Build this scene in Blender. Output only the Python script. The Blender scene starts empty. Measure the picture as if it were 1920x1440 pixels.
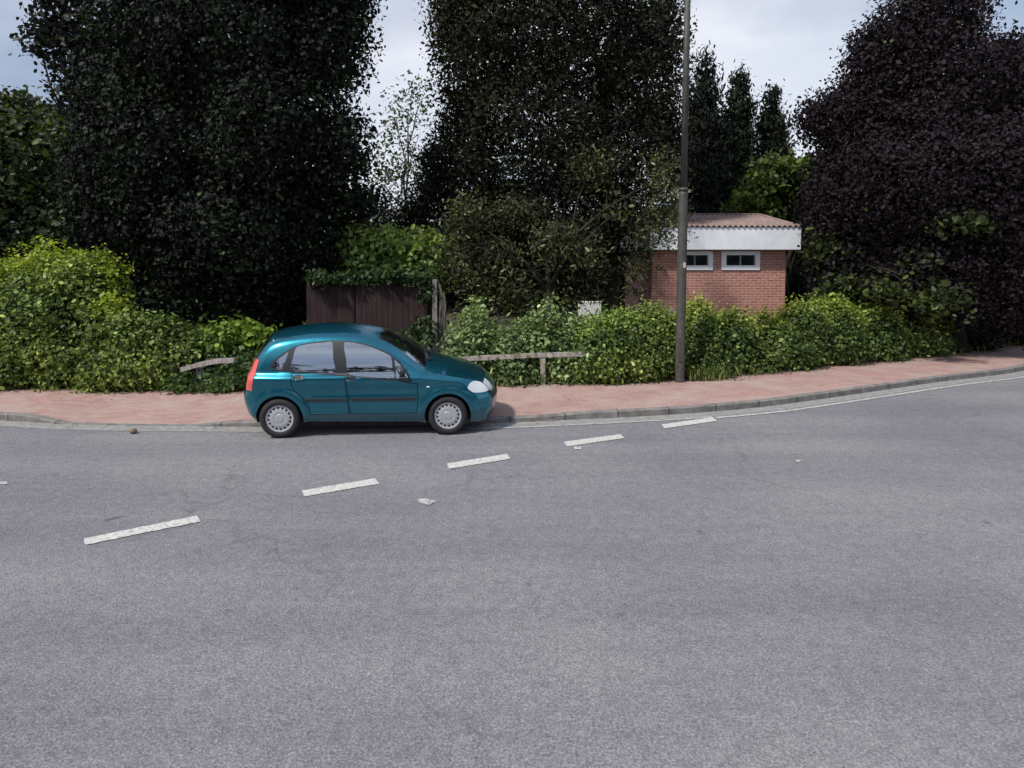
import bpy, bmesh, math, random
import numpy as np
from mathutils import Vector, Matrix
from mathutils.geometry import delaunay_2d_cdt
R = math.radians
random.seed(7)
rng = np.random.default_rng(11)
SC = bpy.context.scene
COL = SC.collection

# ------------------------------------------------------------------ camera
F, HC, PITCH, PY = 1200.0, 2.6, R(3.0), 553.0      # focal px (1920 wide), eye height, pitch, principal row
cam_d = bpy.data.cameras.new("camera")
cam_d.sensor_width = 36.0
cam_d.lens = 36.0 * F / 1920.0
cam_d.shift_y = -(720 - PY) / 1920.0
cam_d.clip_end = 3000
cam = bpy.data.objects.new("camera", cam_d)
COL.objects.link(cam)
cam.location = (0, 0, HC)
cam.rotation_euler = (R(90) - PITCH, 0, 0)
SC.camera = cam

# ------------------------------------------------------------------ world, sun, exposure
SUN_EL, SUN_AZ = R(52), R(-130)      # azimuth from +Y towards +X; a high veiled sun behind the left shoulder
w = bpy.data.worlds.new("World"); SC.world = w; w.use_nodes = True
nt = w.node_tree; nt.nodes.clear()
out = nt.nodes.new('ShaderNodeOutputWorld'); bg = nt.nodes.new('ShaderNodeBackground')
sky = nt.nodes.new('ShaderNodeTexSky'); sky.sky_type = 'NISHITA'; sky.sun_disc = False
sky.sun_elevation = SUN_EL; sky.sun_rotation = SUN_AZ; sky.air_density = 1.2; sky.dust_density = 2.0
tc = nt.nodes.new('ShaderNodeTexCoord'); mp = nt.nodes.new('ShaderNodeMapping'); mp.inputs['Scale'].default_value = (1, 1, 2.2)
nz = nt.nodes.new('ShaderNodeTexNoise'); nz.inputs['Scale'].default_value = 2.4; nz.inputs['Detail'].default_value = 7; nz.inputs['Roughness'].default_value = .55
rp = nt.nodes.new('ShaderNodeValToRGB'); rp.color_ramp.elements[0].position = .30; rp.color_ramp.elements[1].position = .60
rp.color_ramp.elements[0].color = (.45, .45, .45, 1)
nz2 = nt.nodes.new('ShaderNodeTexNoise'); nz2.inputs['Scale'].default_value = 1.3; nz2.inputs['Detail'].default_value = 5
rp2 = nt.nodes.new('ShaderNodeValToRGB')
rp2.color_ramp.elements[0].position = .42; rp2.color_ramp.elements[0].color = (2.4, 2.9, 4.1, 1)
rp2.color_ramp.elements[1].position = .62; rp2.color_ramp.elements[1].color = (5.9, 6.15, 6.8, 1)
mx = nt.nodes.new('ShaderNodeMixRGB')
L = nt.links.new
L(tc.outputs['Generated'], mp.inputs['Vector']); L(mp.outputs[0], nz.inputs['Vector']); L(mp.outputs[0], nz2.inputs['Vector'])
L(nz.outputs['Fac'], rp.inputs[0]); L(nz2.outputs['Fac'], rp2.inputs[0])
L(rp.outputs[0], mx.inputs[0]); L(sky.outputs[0], mx.inputs[1]); L(rp2.outputs[0], mx.inputs[2])
L(mx.outputs[0], bg.inputs[0]); bg.inputs[1].default_value = 0.1; L(bg.outputs[0], out.inputs[0])

sd = bpy.data.lights.new("sun", 'SUN'); sd.energy = 2.6; sd.angle = R(5); sd.color = (1, .95, .87)
so = bpy.data.objects.new("sun", sd); COL.objects.link(so)
sdir = Vector((math.sin(SUN_AZ) * math.cos(SUN_EL), math.cos(SUN_AZ) * math.cos(SUN_EL), math.sin(SUN_EL)))
so.rotation_euler = sdir.to_track_quat('Z', 'Y').to_euler()
so.location = sdir * 30
SC.view_settings.view_transform = 'Standard'; SC.view_settings.look = 'None'
SC.view_settings.gamma = 1; SC.view_settings.use_curve_mapping = False
SC.view_settings.exposure = 0.50

# ------------------------------------------------------------------ helpers
def ray(u, v):
    x, yu = (u - 960) / F, -(v - PY) / F
    c, s = math.cos(PITCH), math.sin(PITCH)
    return Vector((x, c + yu * s, yu * c - s))
def G(u, v, z=0.0):                     # a ground point, measured on the photograph
    d = ray(u, v); t = (z - HC) / d.z
    return (d.x * t, d.y * t)
def P(u, v, Y):                         # a point at depth Y
    d = ray(u, v); t = Y / d.y
    return (d.x * t, Y, HC + d.z * t)

def tag(o, label=None, cat=None, group=None, kind=None):
    if label: o['label'] = label
    if cat: o['category'] = cat
    if group: o['group'] = group
    if kind: o['kind'] = kind
    return o
def empty(name, loc=(0, 0, 0), rot=(0, 0, 0)):
    o = bpy.data.objects.new(name, None); COL.objects.link(o)
    o.location = loc; o.rotation_euler = rot; o.empty_display_size = .1
    return o
def mesh_obj(name, verts, faces, mat, parent=None, smooth=False):
    me = bpy.data.meshes.new(name)
    me.from_pydata([tuple(v) for v in verts], [], [tuple(f) for f in faces]); me.update()
    if smooth:
        me.polygons.foreach_set('use_smooth', [True] * len(me.polygons))
    if mat: me.materials.append(mat)
    o = bpy.data.objects.new(name, me); COL.objects.link(o)
    if parent: o.parent = parent
    return o
class MB:
    """collects shapes that become ONE mesh"""
    def __init__(s): s.v = []; s.f = []; s.sm = []
    def add(s, v, f, smooth=False):
        n = len(s.v); s.v += [tuple(p) for p in v]; s.f += [tuple(i + n for i in q) for q in f]; s.sm += [smooth] * len(f); return s
    def box(s, a, b, bev=0.0):
        bm = bmesh.new(); bmesh.ops.create_cube(bm, size=1)
        sx, sy, sz = (b[i] - a[i] for i in range(3))
        bmesh.ops.scale(bm, vec=(sx, sy, sz), verts=bm.verts)
        bmesh.ops.translate(bm, vec=((a[0]+b[0])/2, (a[1]+b[1])/2, (a[2]+b[2])/2), verts=bm.verts)
        if bev: bmesh.ops.bevel(bm, geom=list(bm.edges), offset=bev, segments=2, affect='EDGES', profile=.7)
        return s.bm(bm)
    def bm(s, bm, smooth=False):
        bm.verts.index_update()
        s.add([v.co[:] for v in bm.verts], [[v.index for v in f.verts] for f in bm.faces], smooth); bm.free(); return s
    def tube(s, pts, rad, n=10, cap=True):
        pts = [Vector(p) for p in pts]
        if not hasattr(rad, '__len__'): rad = [rad] * len(pts)
        vs, fs = [], []
        ref = None
        for i, p in enumerate(pts):
            t = (pts[min(i+1, len(pts)-1)] - pts[max(i-1, 0)]).normalized()
            if ref is None: ref = Vector((1, 0, 0)) if abs(t.x) < .8 else Vector((0, 1, 0))
            a = (ref - t * ref.dot(t)).normalized(); b = t.cross(a); ref = a
            for k in range(n):
                th = 2 * math.pi * k / n
                vs.append(p + (a * math.cos(th) + b * math.sin(th)) * rad[i])
        for i in range(len(pts) - 1):
            for k in range(n):
                fs.append((i*n+k, i*n+(k+1) % n, (i+1)*n+(k+1) % n, (i+1)*n+k))
        if cap:
            fs.append(tuple(range(n))[::-1]); fs.append(tuple((len(pts)-1)*n + k for k in range(n)))
        return s.add(vs, fs, True)
    def lathe(s, prof, n=40, axis='y', org=(0, 0, 0)):      # prof: (radius, along)
        vs, fs = [], []
        for (r, a) in prof:
            for k in range(n):
                th = 2 * math.pi * k / n
                if axis == 'y': vs.append((org[0]+r*math.cos(th), org[1]+a, org[2]+r*math.sin(th)))
                else: vs.append((org[0]+r*math.cos(th), org[1]+r*math.sin(th), org[2]+a))
        for i in range(len(prof)-1):
            for k in range(n): fs.append((i*n+k, i*n+(k+1) % n, (i+1)*n+(k+1) % n, (i+1)*n+k))
        return s.add(vs, fs, True)
    def build(s, name, mat, parent=None, recalc=True):
        o = mesh_obj(name, s.v, s.f, mat, parent)
        o.data.polygons.foreach_set('use_smooth', s.sm)
        if recalc:
            bm = bmesh.new(); bm.from_mesh(o.data); bmesh.ops.recalc_face_normals(bm, faces=bm.faces); bm.to_mesh(o.data); bm.free()
        return o

# ------------------------------------------------------------------ materials
def principled(name):
    m = bpy.data.materials.new(name); m.use_nodes = True
    n = m.node_tree.nodes; b = n['Principled BSDF']
    return m, m.node_tree, b
def plain(name, col, rough=.6, metal=0, spec=.5, var=0.0, scale=8.0, bump=0.0, coat=0):
    m, t, b = principled(name)
    b.inputs['Roughness'].default_value = rough; b.inputs['Metallic'].default_value = metal
    b.inputs['Specular IOR Level'].default_value = spec; b.inputs['Coat Weight'].default_value = coat
    b.inputs['Base Color'].default_value = (*col, 1)
    if var or bump:
        tc = t.nodes.new('ShaderNodeTexCoord'); nz = t.nodes.new('ShaderNodeTexNoise')
        nz.inputs['Scale'].default_value = scale; nz.inputs['Detail'].default_value = 8; nz.inputs['Roughness'].default_value = .65
        t.links.new(tc.outputs['Object'], nz.inputs['Vector'])
        if var:
            r = t.nodes.new('ShaderNodeValToRGB')
            r.color_ramp.elements[0].position = .3; r.color_ramp.elements[1].position = .7
            r.color_ramp.elements[0].color = (*[c * (1 - var) for c in col], 1)
            r.color_ramp.elements[1].color = (*[min(1, c * (1 + var)) for c in col], 1)
            t.links.new(nz.outputs['Fac'], r.inputs[0]); t.links.new(r.outputs[0], b.inputs['Base Color'])
        if bump:
            bp = t.nodes.new('ShaderNodeBump'); bp.inputs['Strength'].default_value = bump; bp.inputs['Distance'].default_value = .02
            t.links.new(nz.outputs['Fac'], bp.inputs['Height']); t.links.new(bp.outputs[0], b.inputs['Normal'])
    return m
def noise_node(t, vec, scale, detail=6, rough=.6):
    nz = t.nodes.new('ShaderNodeTexNoise'); nz.inputs['Scale'].default_value = scale
    nz.inputs['Detail'].default_value = detail; nz.inputs['Roughness'].default_value = rough
    t.links.new(vec, nz.inputs['Vector']); return nz
def ramp(t, fac, stops):
    r = t.nodes.new('ShaderNodeValToRGB')
    while len(r.color_ramp.elements) < len(stops): r.color_ramp.elements.new(.5)
    for e, (p, c) in zip(r.color_ramp.elements, stops):
        e.position = p; e.color = (*c, 1)
    t.links.new(fac, r.inputs[0]); return r
def mix(t, a, b, fac, mode='MIX'):
    m = t.nodes.new('ShaderNodeMixRGB'); m.blend_type = mode
    for i, x in ((1, a), (2, b), (0, fac)):
        if hasattr(x, 'is_linked') or hasattr(x, 'links'): t.links.new(x, m.inputs[i])
        elif i == 0: m.inputs[0].default_value = x
        else: m.inputs[i].default_value = (*x, 1)
    return m.outputs[0]

def asphalt():
    m, t, b = principled('asphalt'); tc = t.nodes.new('ShaderNodeTexCoord'); v = tc.outputs['Object']
    fine = noise_node(t, v, 60, 4, .8); mid = noise_node(t, v, 9, 6, .7); big = noise_node(t, v, .35, 5, .6)
    vo = t.nodes.new('ShaderNodeTexVoronoi'); vo.inputs['Scale'].default_value = 75; t.links.new(v, vo.inputs['Vector'])
    c1 = ramp(t, fine.outputs['Fac'], [(.30, (.122, .122, .132)), (.50, (.245, .244, .256)), (.72, (.42, .417, .425))])
    c2 = ramp(t, mid.outputs['Fac'], [(.3, (.80, .80, .82)), (.7, (1.14, 1.14, 1.14))])
    c3 = ramp(t, big.outputs['Fac'], [(.3, (.84, .84, .88)), (.68, (1.12, 1.11, 1.08))])
    c4 = ramp(t, vo.outputs['Distance'], [(.0, (1.35, 1.35, 1.33)), (.25, (1, 1, 1)), (.7, (.72, .72, .74))])
    x = mix(t, c1.outputs[0], c2.outputs[0], 1, 'MULTIPLY'); x = mix(t, x, c3.outputs[0], 1, 'MULTIPLY'); x = mix(t, x, c4.outputs[0], .8, 'MULTIPLY')
    # long tyre-worn streaks that run along the road
    mp = t.nodes.new('ShaderNodeMapping'); mp.inputs['Scale'].default_value = (.12, 1.1, 1); mp.inputs['Rotation'].default_value = (0, 0, R(-16))
    t.links.new(v, mp.inputs['Vector']); st = noise_node(t, mp.outputs[0], 1.0, 4, .5)
    c5 = ramp(t, st.outputs['Fac'], [(.35, (.88, .88, .9)), (.65, (1.08, 1.08, 1.07))])
    x = mix(t, x, c5.outputs[0], 1, 'MULTIPLY')
    # tar spots
    sp = noise_node(t, v, 3.1, 2, .5); c6 = ramp(t, sp.outputs['Fac'], [(.70, (1, 1, 1)), (.76, (.62, .62, .63))])
    x = mix(t, x, c6.outputs[0], 1, 'MULTIPLY')
    # fine wandering cracks and two generations of patching
    wn = noise_node(t, v, 1.6, 4, .6)
    ad = t.nodes.new('ShaderNodeVectorMath'); ad.operation = 'MULTIPLY_ADD'; ad.inputs[1].default_value = (.9, .9, .9); t.links.new(wn.outputs['Color'], ad.inputs[0]); t.links.new(v, ad.inputs[2])
    vc = t.nodes.new('ShaderNodeTexVoronoi'); vc.feature = 'DISTANCE_TO_EDGE'; vc.inputs['Scale'].default_value = .22; t.links.new(ad.outputs[0], vc.inputs['Vector'])
    ck = ramp(t, vc.outputs['Distance'], [(.0, (.76, .76, .77)), (.0035, (.88, .88, .88)), (.006, (1, 1, 1))])
    cm = noise_node(t, v, .5, 3, .5); cmr = ramp(t, cm.outputs['Fac'], [(.45, (0, 0, 0)), (.58, (1, 1, 1))])
    xc = mix(t, x, ck.outputs[0], 1, 'MULTIPLY'); x = mix(t, x, xc, cmr.outputs[0])
    gr = noise_node(t, v, 26, 3, .9); c7 = ramp(t, gr.outputs['Fac'], [(.30, (.72, .72, .73)), (.5, (1, 1, 1)), (.72, (1.22, 1.22, 1.2))]); x = mix(t, x, c7.outputs[0], .9, 'MULTIPLY')
    t.links.new(x, b.inputs['Base Color']); b.inputs['Roughness'].default_value = .82; b.inputs['Specular IOR Level'].default_value = .3
    bp = t.nodes.new('ShaderNodeBump'); bp.inputs['Strength'].default_value = .5; bp.inputs['Distance'].default_value = .006
    t.links.new(vo.outputs['Distance'], bp.inputs['Height']); t.links.new(bp.outputs[0], b.inputs['Normal'])
    return m
def pavers():
    m, t, b = principled('pink_pavers'); tc = t.nodes.new('ShaderNodeTexCoord'); v = tc.outputs['Object']
    br = t.nodes.new('ShaderNodeTexBrick'); t.links.new(v, br.inputs['Vector'])
    br.inputs['Scale'].default_value = 1; br.inputs['Brick Width'].default_value = .21; br.inputs['Row Height'].default_value = .105
    br.inputs['Mortar Size'].default_value = .006; br.inputs['Bias'].default_value = 0
    br.inputs['Color1'].default_value = (.45, .27, .245, 1); br.inputs['Color2'].default_value = (.36, .205, .185, 1); br.inputs['Mortar'].default_value = (.30, .25, .22, 1)
    n1 = noise_node(t, v, 1.1, 6, .6); n2 = noise_node(t, v, 30, 4, .7)
    dust = ramp(t, n1.outputs['Fac'], [(.42, (0, 0, 0)), (.72, (.75, .75, .75))])
    x = mix(t, br.outputs['Color'], (.44, .37, .32), dust.outputs[0])
    c2 = ramp(t, n2.outputs['Fac'], [(.3, (.8, .8, .8)), (.7, (1.15, 1.15, 1.15))])
    x = mix(t, x, c2.outputs[0], 1, 'MULTIPLY')
    t.links.new(x, b.inputs['Base Color']); b.inputs['Roughness'].default_value = .85
    bp = t.nodes.new('ShaderNodeBump'); bp.inputs['Strength'].default_value = .5; bp.inputs['Distance'].default_value = .006; bp.invert = True
    t.links.new(br.outputs['Fac'], bp.inputs['Height']); t.links.new(bp.outputs[0], b.inputs['Normal'])
    return m
def brick():
    m, t, b = principled('red_brick'); tc = t.nodes.new('ShaderNodeTexCoord')
    sx = t.nodes.new('ShaderNodeSeparateXYZ'); cx = t.nodes.new('ShaderNodeCombineXYZ'); ad = t.nodes.new('ShaderNodeMath')
    t.links.new(tc.outputs['Object'], sx.inputs[0]); t.links.new(sx.outputs[0], ad.inputs[0]); t.links.new(sx.outputs[1], ad.inputs[1])
    t.links.new(ad.outputs[0], cx.inputs[0]); t.links.new(sx.outputs[2], cx.inputs[1]); v = cx.outputs[0]
    br = t.nodes.new('ShaderNodeTexBrick'); t.links.new(v, br.inputs['Vector'])
    br.inputs['Scale'].default_value = 1; br.inputs['Brick Width'].default_value = .225; br.inputs['Row Height'].default_value = .075
    br.inputs['Mortar Size'].default_value = .009
    br.inputs['Color1'].default_value = (.50, .205, .155, 1); br.inputs['Color2'].default_value = (.38, .14, .105, 1); br.inputs['Mortar'].default_value = (.52, .40, .36, 1)
    n2 = noise_node(t, tc.outputs['Object'], 14, 5, .7); c2 = ramp(t, n2.outputs['Fac'], [(.3, (.75, .75, .75)), (.7, (1.25, 1.25, 1.25))])
    x = mix(t, br.outputs['Color'], c2.outputs[0], 1, 'MULTIPLY')
    t.links.new(x, b.inputs['Base Color']); b.inputs['Roughness'].default_value = .9
    bp = t.nodes.new('ShaderNodeBump'); bp.inputs['Strength'].default_value = .6; bp.inputs['Distance'].default_value = .008; bp.invert = True
    t.links.new(br.outputs['Fac'], bp.inputs['Height']); t.links.new(bp.outputs[0], b.inputs['Normal'])
    return m
def paint_mark():
    m, t, b = principled('worn_road_paint'); tc = t.nodes.new('ShaderNodeTexCoord'); v = tc.outputs['Object']
    n1 = noise_node(t, v, 28, 6, .75)
    c = ramp(t, n1.outputs['Fac'], [(.36, (.30, .30, .30)), (.50, (.56, .555, .53)), (.7, (.74, .73, .69))])
    t.links.new(c.outputs[0], b.inputs['Base Color']); b.inputs['Roughness'].default_value = .7
    return m
def faint_mark():
    m, t, b = principled('faded_road_paint'); tc = t.nodes.new('ShaderNodeTexCoord'); v = tc.outputs['Object']
    n1 = noise_node(t, v, 14, 6, .75)
    c = ramp(t, n1.outputs['Fac'], [(.40, (.26, .26, .27)), (.52, (.48, .47, .45)), (.68, (.66, .65, .61))])
    t.links.new(c.outputs[0], b.inputs['Base Color']); b.inputs['Roughness'].default_value = .8
    return m
def leafmat(name, rough=.42, trans=.25, spec=.5):
    m, t, b = principled(name)
    at = t.nodes.new('ShaderNodeAttribute'); at.attribute_name = 'tint'
    b.inputs['Roughness'].default_value = rough; b.inputs['Specular IOR Level'].default_value = spec
    t.links.new(at.outputs['Color'], b.inputs['Base Color'])
    tr = t.nodes.new('ShaderNodeBsdfTranslucent'); hs = t.nodes.new('ShaderNodeMixRGB'); hs.blend_type = 'MULTIPLY'; hs.inputs[0].default_value = 1
    hs.inputs[2].default_value = (1.5, 1.6, .6, 1); t.links.new(at.outputs['Color'], hs.inputs[1]); t.links.new(hs.outputs[0], tr.inputs['Color'])
    ms = t.nodes.new('ShaderNodeMixShader'); ms.inputs[0].default_value = trans
    o = t.nodes['Material Output']
    t.links.new(b.outputs[0], ms.inputs[1]); t.links.new(tr.outputs[0], ms.inputs[2]); t.links.new(ms.outputs[0], o.inputs[0])
    return m
def bark(name, c1, c2, sc=6):
    m, t, b = principled(name); tc = t.nodes.new('ShaderNodeTexCoord')
    mp = t.nodes.new('ShaderNodeMapping'); mp.inputs['Scale'].default_value = (1, 1, .18); t.links.new(tc.outputs['Object'], mp.inputs['Vector'])
    n1 = noise_node(t, mp.outputs[0], sc * 4, 8, .7)
    c = ramp(t, n1.outputs['Fac'], [(.35, c1), (.65, c2)]); t.links.new(c.outputs[0], b.inputs['Base Color'])
    b.inputs['Roughness'].default_value = .9
    bp = t.nodes.new('ShaderNodeBump'); bp.inputs['Strength'].default_value = .8; bp.inputs['Distance'].default_value = .03
    t.links.new(n1.outputs['Fac'], bp.inputs['Height']); t.links.new(bp.outputs[0], b.inputs['Normal'])
    return m
def carglass(name, refl=.42, tint=(.30, .36, .38)):
    m = bpy.data.materials.new(name); m.use_nodes = True; t = m.node_tree; t.nodes.clear()
    o = t.nodes.new('ShaderNodeOutputMaterial'); tr = t.nodes.new('ShaderNodeBsdfTransparent'); tr.inputs[0].default_value = (*tint, 1)
    gl = t.nodes.new('ShaderNodeBsdfGlossy'); gl.inputs['Roughness'].default_value = .03; gl.inputs[0].default_value = (.9, .95, 1, 1)
    lw = t.nodes.new('ShaderNodeLayerWeight'); lw.inputs[0].default_value = .25
    mr = t.nodes.new('ShaderNodeMapRange'); mr.inputs['To Min'].default_value = refl; mr.inputs['To Max'].default_value = .95
    ms = t.nodes.new('ShaderNodeMixShader')
    t.links.new(lw.outputs['Facing'], mr.inputs['Value']); t.links.new(mr.outputs[0], ms.inputs[0])
    t.links.new(tr.outputs[0], ms.inputs[1]); t.links.new(gl.outputs[0], ms.inputs[2]); t.links.new(ms.outputs[0], o.inputs[0])
    return m
def carpaint():
    m, t, b = principled('teal_car_paint'); tc = t.nodes.new('ShaderNodeTexCoord')
    n1 = noise_node(t, tc.outputs['Object'], 3.5, 5, .6)
    sx = t.nodes.new('ShaderNodeSeparateXYZ'); t.links.new(tc.outputs['Object'], sx.inputs[0])
    c = ramp(t, n1.outputs['Fac'], [(.3, (.009, .155, .226)), (.7, (.012, .185, .264))])
    # road dust on the lowest panels, blotchy
    n2 = noise_node(t, tc.outputs['Object'], 9, 6, .7)
    mr = t.nodes.new('ShaderNodeMapRange'); mr.inputs['From Min'].default_value = .42; mr.inputs['From Max'].default_value = .18; t.links.new(sx.outputs[2], mr.inputs['Value'])
    ml = t.nodes.new('ShaderNodeMath'); ml.operation = 'MULTIPLY'; t.links.new(mr.outputs[0], ml.inputs[0]); t.links.new(n2.outputs['Fac'], ml.inputs[1])
    xx = mix(t, c.outputs[0], (.10, .095, .085), ml.outputs[0])
    t.links.new(xx, b.inputs['Base Color'])
    b.inputs['Metallic'].default_value = .85; b.inputs['Roughness'].default_value = .27
    b.inputs['Coat Weight'].default_value = 1; b.inputs['Coat Roughness'].default_value = .06
    b.inputs['Specular IOR Level'].default_value = .6
    return m
M = dict(
    asphalt=asphalt(), pavers=pavers(), brick=brick(), mark=paint_mark(), faint=faint_mark(),
    kerb=plain('kerb_concrete', (.20, .19, .18), .9, var=.45, scale=6, bump=.4),
    gutter=plain('gutter_concrete', (.27, .265, .26), .9, var=.3, scale=9, bump=.3),
    soil=plain('soil_and_moss', (.065, .06, .035), .95, var=.6, scale=5, bump=.8),
    paint=carpaint(), glass=carglass('car_side_glass', .46, (.55, .62, .64)), wglass=carglass('windscreen_glass', .42, (.90, .95, .93)),
    trim=plain('dark_trim', (.018, .020, .028), .45), rubber=plain('tyre_rubber', (.022, .022, .026), .8, var=.3, scale=30),
    under=plain('underbody', (.010, .010, .012), .9), seatm=plain('seat_cloth', (.035, .037, .045), .9),
    hub=plain('silver_hubcap', (.52, .53, .56), .35, metal=.35, var=.12, scale=20), hole=plain('hubcap_hole_black', (.012, .012, .014), .9),
    red=plain('red_lamp_lens', (.72, .10, .08), .15, coat=1), white=plain('clear_lamp_lens', (.78, .80, .83), .12, coat=1),
    mirror=plain('mirror_shell', (.05, .055, .065), .3, coat=.5), 
    rail=bark('weathered_rail_timber', (.27, .235, .22), (.52, .47, .44), 3),
    fencem=bark('dark_stained_boards', (.022, .011, .012), (.046, .023, .025), 2),
    postm=bark('pale_post_timber', (.16, .145, .13), (.38, .35, .32), 3),
    pole=plain('weathered_pole_steel', (.065, .061, .054), .6, var=.35, scale=5, bump=.2),
    whitep=plain('white_painted_board', (.78, .81, .86), .55, var=.14, scale=1.6), wframe=plain('white_window_frame', (.86, .87, .90), .45, var=.05),
    roof=plain('pinkish_corrugated_sheet', (.25, .18, .165), .8, var=.3, scale=3, bump=.2),
    pane=plain('dark_window_pane', (.012, .016, .018), .06, spec=.8), 
    barkd=bark('dark_bark', (.014, .011, .010), (.045, .036, .03)), barkg=bark('grey_bark', (.06, .05, .045), (.16, .14, .12)),
    leaf=leafmat('leaf', .5, .3, .30), leafg=leafmat('glossy_leaf', .55, .06, .10), leafd=leafmat('matt_leaf', .65, .10, .12), needle=leafmat('needle', .7, .08, .12),
    brown=plain('dead_leaf', (.22, .12, .05), .9, var=.5, scale=3), stone=plain('brown_stone', (.20, .14, .09), .9, var=.4, bump=.5),
    render=plain('white_render', (.78, .80, .82), .8, var=.06), slate=plain('house_roof_tiles', (.10, .085, .08), .8, var=.2),
    sticker=plain('cream_sticker', (.55, .47, .36), .6), orange=plain('orange_plastic', (.75, .14, .04), .5),
)

# ------------------------------------------------------------------ ground, road, pavement
def sheet(name, a, b, za, zb, mat, kind='structure', za2=None):
    """a strip between two polylines with the same number of points"""
    vs = []; fs = []; n = len(a)
    for i in range(n):
        vs.append((a[i][0], a[i][1], za[i] if hasattr(za, '__len__') else za))
        vs.append((b[i][0], b[i][1], zb[i] if hasattr(zb, '__len__') else zb))
    for i in range(n-1): fs.append((2*i, 2*i+2, 2*i+3, 2*i+1))
    o = mesh_obj(name, vs, fs, mat)
    if kind: o['kind'] = kind
    return o
def interp(pts, step=.35):
    pts = [Vector(p) for p in pts]; outp = []
    n = len(pts)
    for i in range(n-1):
        p0, p1, p2, p3 = pts[max(i-1, 0)], pts[i], pts[i+1], pts[min(i+2, n-1)]
        L_ = (p2-p1).length; k = max(1, int(L_/step))
        for j in range(k):
            t = j/k; t2 = t*t; t3 = t2*t
            # limited tangents so long segments do not overshoot
            m1 = (p2-p0)*.5; m2 = (p3-p1)*.5
            if m1.length > L_: m1 = m1.normalized()*L_
            if m2.length > L_: m2 = m2.normalized()*L_
            outp.append(p1*(2*t3-3*t2+1)+m1*(t3-2*t2+t)+p2*(-2*t3+3*t2)+m2*(t3-t2))
    outp.append(pts[-1]); return outp
kp = [(-60, 16), (-30, 12.2), (-14, 10.75), G(0, 789), G(130, 796), G(250, 799), G(400, 800), G(480, 801), G(700, 799), G(940, 793), G(1100, 786), G(1240, 779),
      G(1350, 771), G(1450, 761), G(1600, 740), G(1750, 718), G(1920, 695), (18, 19.5), (30, 32), (50, 62)]
kerb_line = interp([(p[0], p[1]) for p in kp], .3)
def offs(line, d):
    o = []
    for i, p in enumerate(line):
        t = (line[min(i+1, len(line)-1)] - line[max(i-1, 0)]).normalized(); n = Vector((-t.y, t.x)); o.append(p + n*d)
    return o
def kerb_h(x):      # height of the kerb upstand: dropped left of the car
    def sm(a, b, t): t = min(1, max(0, (t-a)/(b-a))); return t*t*(3-2*t)
    h = .11*(1-sm(-8.1, -6.9, x)) + .075*sm(-5.2, -4.3, x)*(1-sm(0.3, 1.6, x)) + .11*sm(0.3, 1.6, x)
    return .006 + h
hs = [kerb_h(p.x) for p in kerb_line]
far = mesh_obj('ground', [(-900, -300, -.03), (900, -300, -.03), (900, 1600, -.03), (-900, 1600, -.03)], [(0, 1, 2, 3)], M['soil']); far['kind'] = 'structure'
sheet('road', [Vector((p.x*1.0, -40)) for p in kerb_line], offs(kerb_line, .05), 0, 0, M['asphalt'])
# kerb face, kerb top
k0, k1, k2 = kerb_line, offs(kerb_line, .015), offs(kerb_line, .125)
vs = []; fs = []
for i in range(len(k0)):
    h = hs[i]
    vs += [(k0[i].x, k0[i].y, -.01), (k0[i].x, k0[i].y, max(.002, h-.015)), (k1[i].x, k1[i].y, h), (k2[i].x, k2[i].y, h)]
for i in range(len(k0)-1):
    for j in range(3): fs.append((4*i+j, 4*i+4+j, 4*i+5+j, 4*i+1+j))
kerb = mesh_obj('kerb', vs, fs, M['kerb'], smooth=False); kerb['kind'] = 'structure'
al = [0.0]
for i in range(1, len(k0)): al.append(al[-1]+(k0[i]-k0[i-1]).length)
at_ = kerb.data.attributes.new('along', 'FLOAT', 'POINT'); at_.data.foreach_set('value', [a for a in al for _ in range(4)])
kt = M['kerb'].node_tree; kb = kt.nodes['Principled BSDF']; src = kb.inputs['Base Color'].links[0].from_socket
an = kt.nodes.new('ShaderNodeAttribute'); an.attribute_name = 'along'
m1 = kt.nodes.new('ShaderNodeMath'); m1.operation = 'DIVIDE'; m1.inputs[1].default_value = .914
m2 = kt.nodes.new('ShaderNodeMath'); m2.operation = 'FRACT'; m3 = kt.nodes.new('ShaderNodeMath'); m3.operation = 'LESS_THAN'; m3.inputs[1].default_value = .022
kt.links.new(an.outputs['Fac'], m1.inputs[0]); kt.links.new(m1.outputs[0], m2.inputs[0]); kt.links.new(m2.outputs[0], m3.inputs[0])
kt.links.new(mix(kt, src, (.05, .045, .04), m3.outputs[0]), kb.inputs['Base Color'])
sheet('gutter', offs(kerb_line, -.30), offs(kerb_line, 0), .004, .004, M['gutter'])
# pavement between the kerb and the hedge
bp_ = [(-60, 20), (-30, 15.2), (-14, 13.0), G(0, 744), G(150, 746), G(300, 744), G(450, 741), G(700, 738), G(1000, 735), G(1150, 730), G(1275, 722), G(1400, 711), G(1500, 701), G(1700, 680), G(1920, 655), (22, 26), (36, 44), (60, 90)]
back_line = interp([(p[0], p[1]) for p in bp_], .3)
def resample(line, n):
    d = [0]
    for i in range(1, len(line)): d.append(d[-1] + (line[i]-line[i-1]).length)
    r = []; j = 0
    for k in range(n):
        s = d[-1]*k/(n-1)
        while j < len(d)-2 and d[j+1] < s: j += 1
        t = (s-d[j])/max(1e-9, d[j+1]-d[j]); r.append(line[j].lerp(line[j+1], t))
    return r
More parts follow.
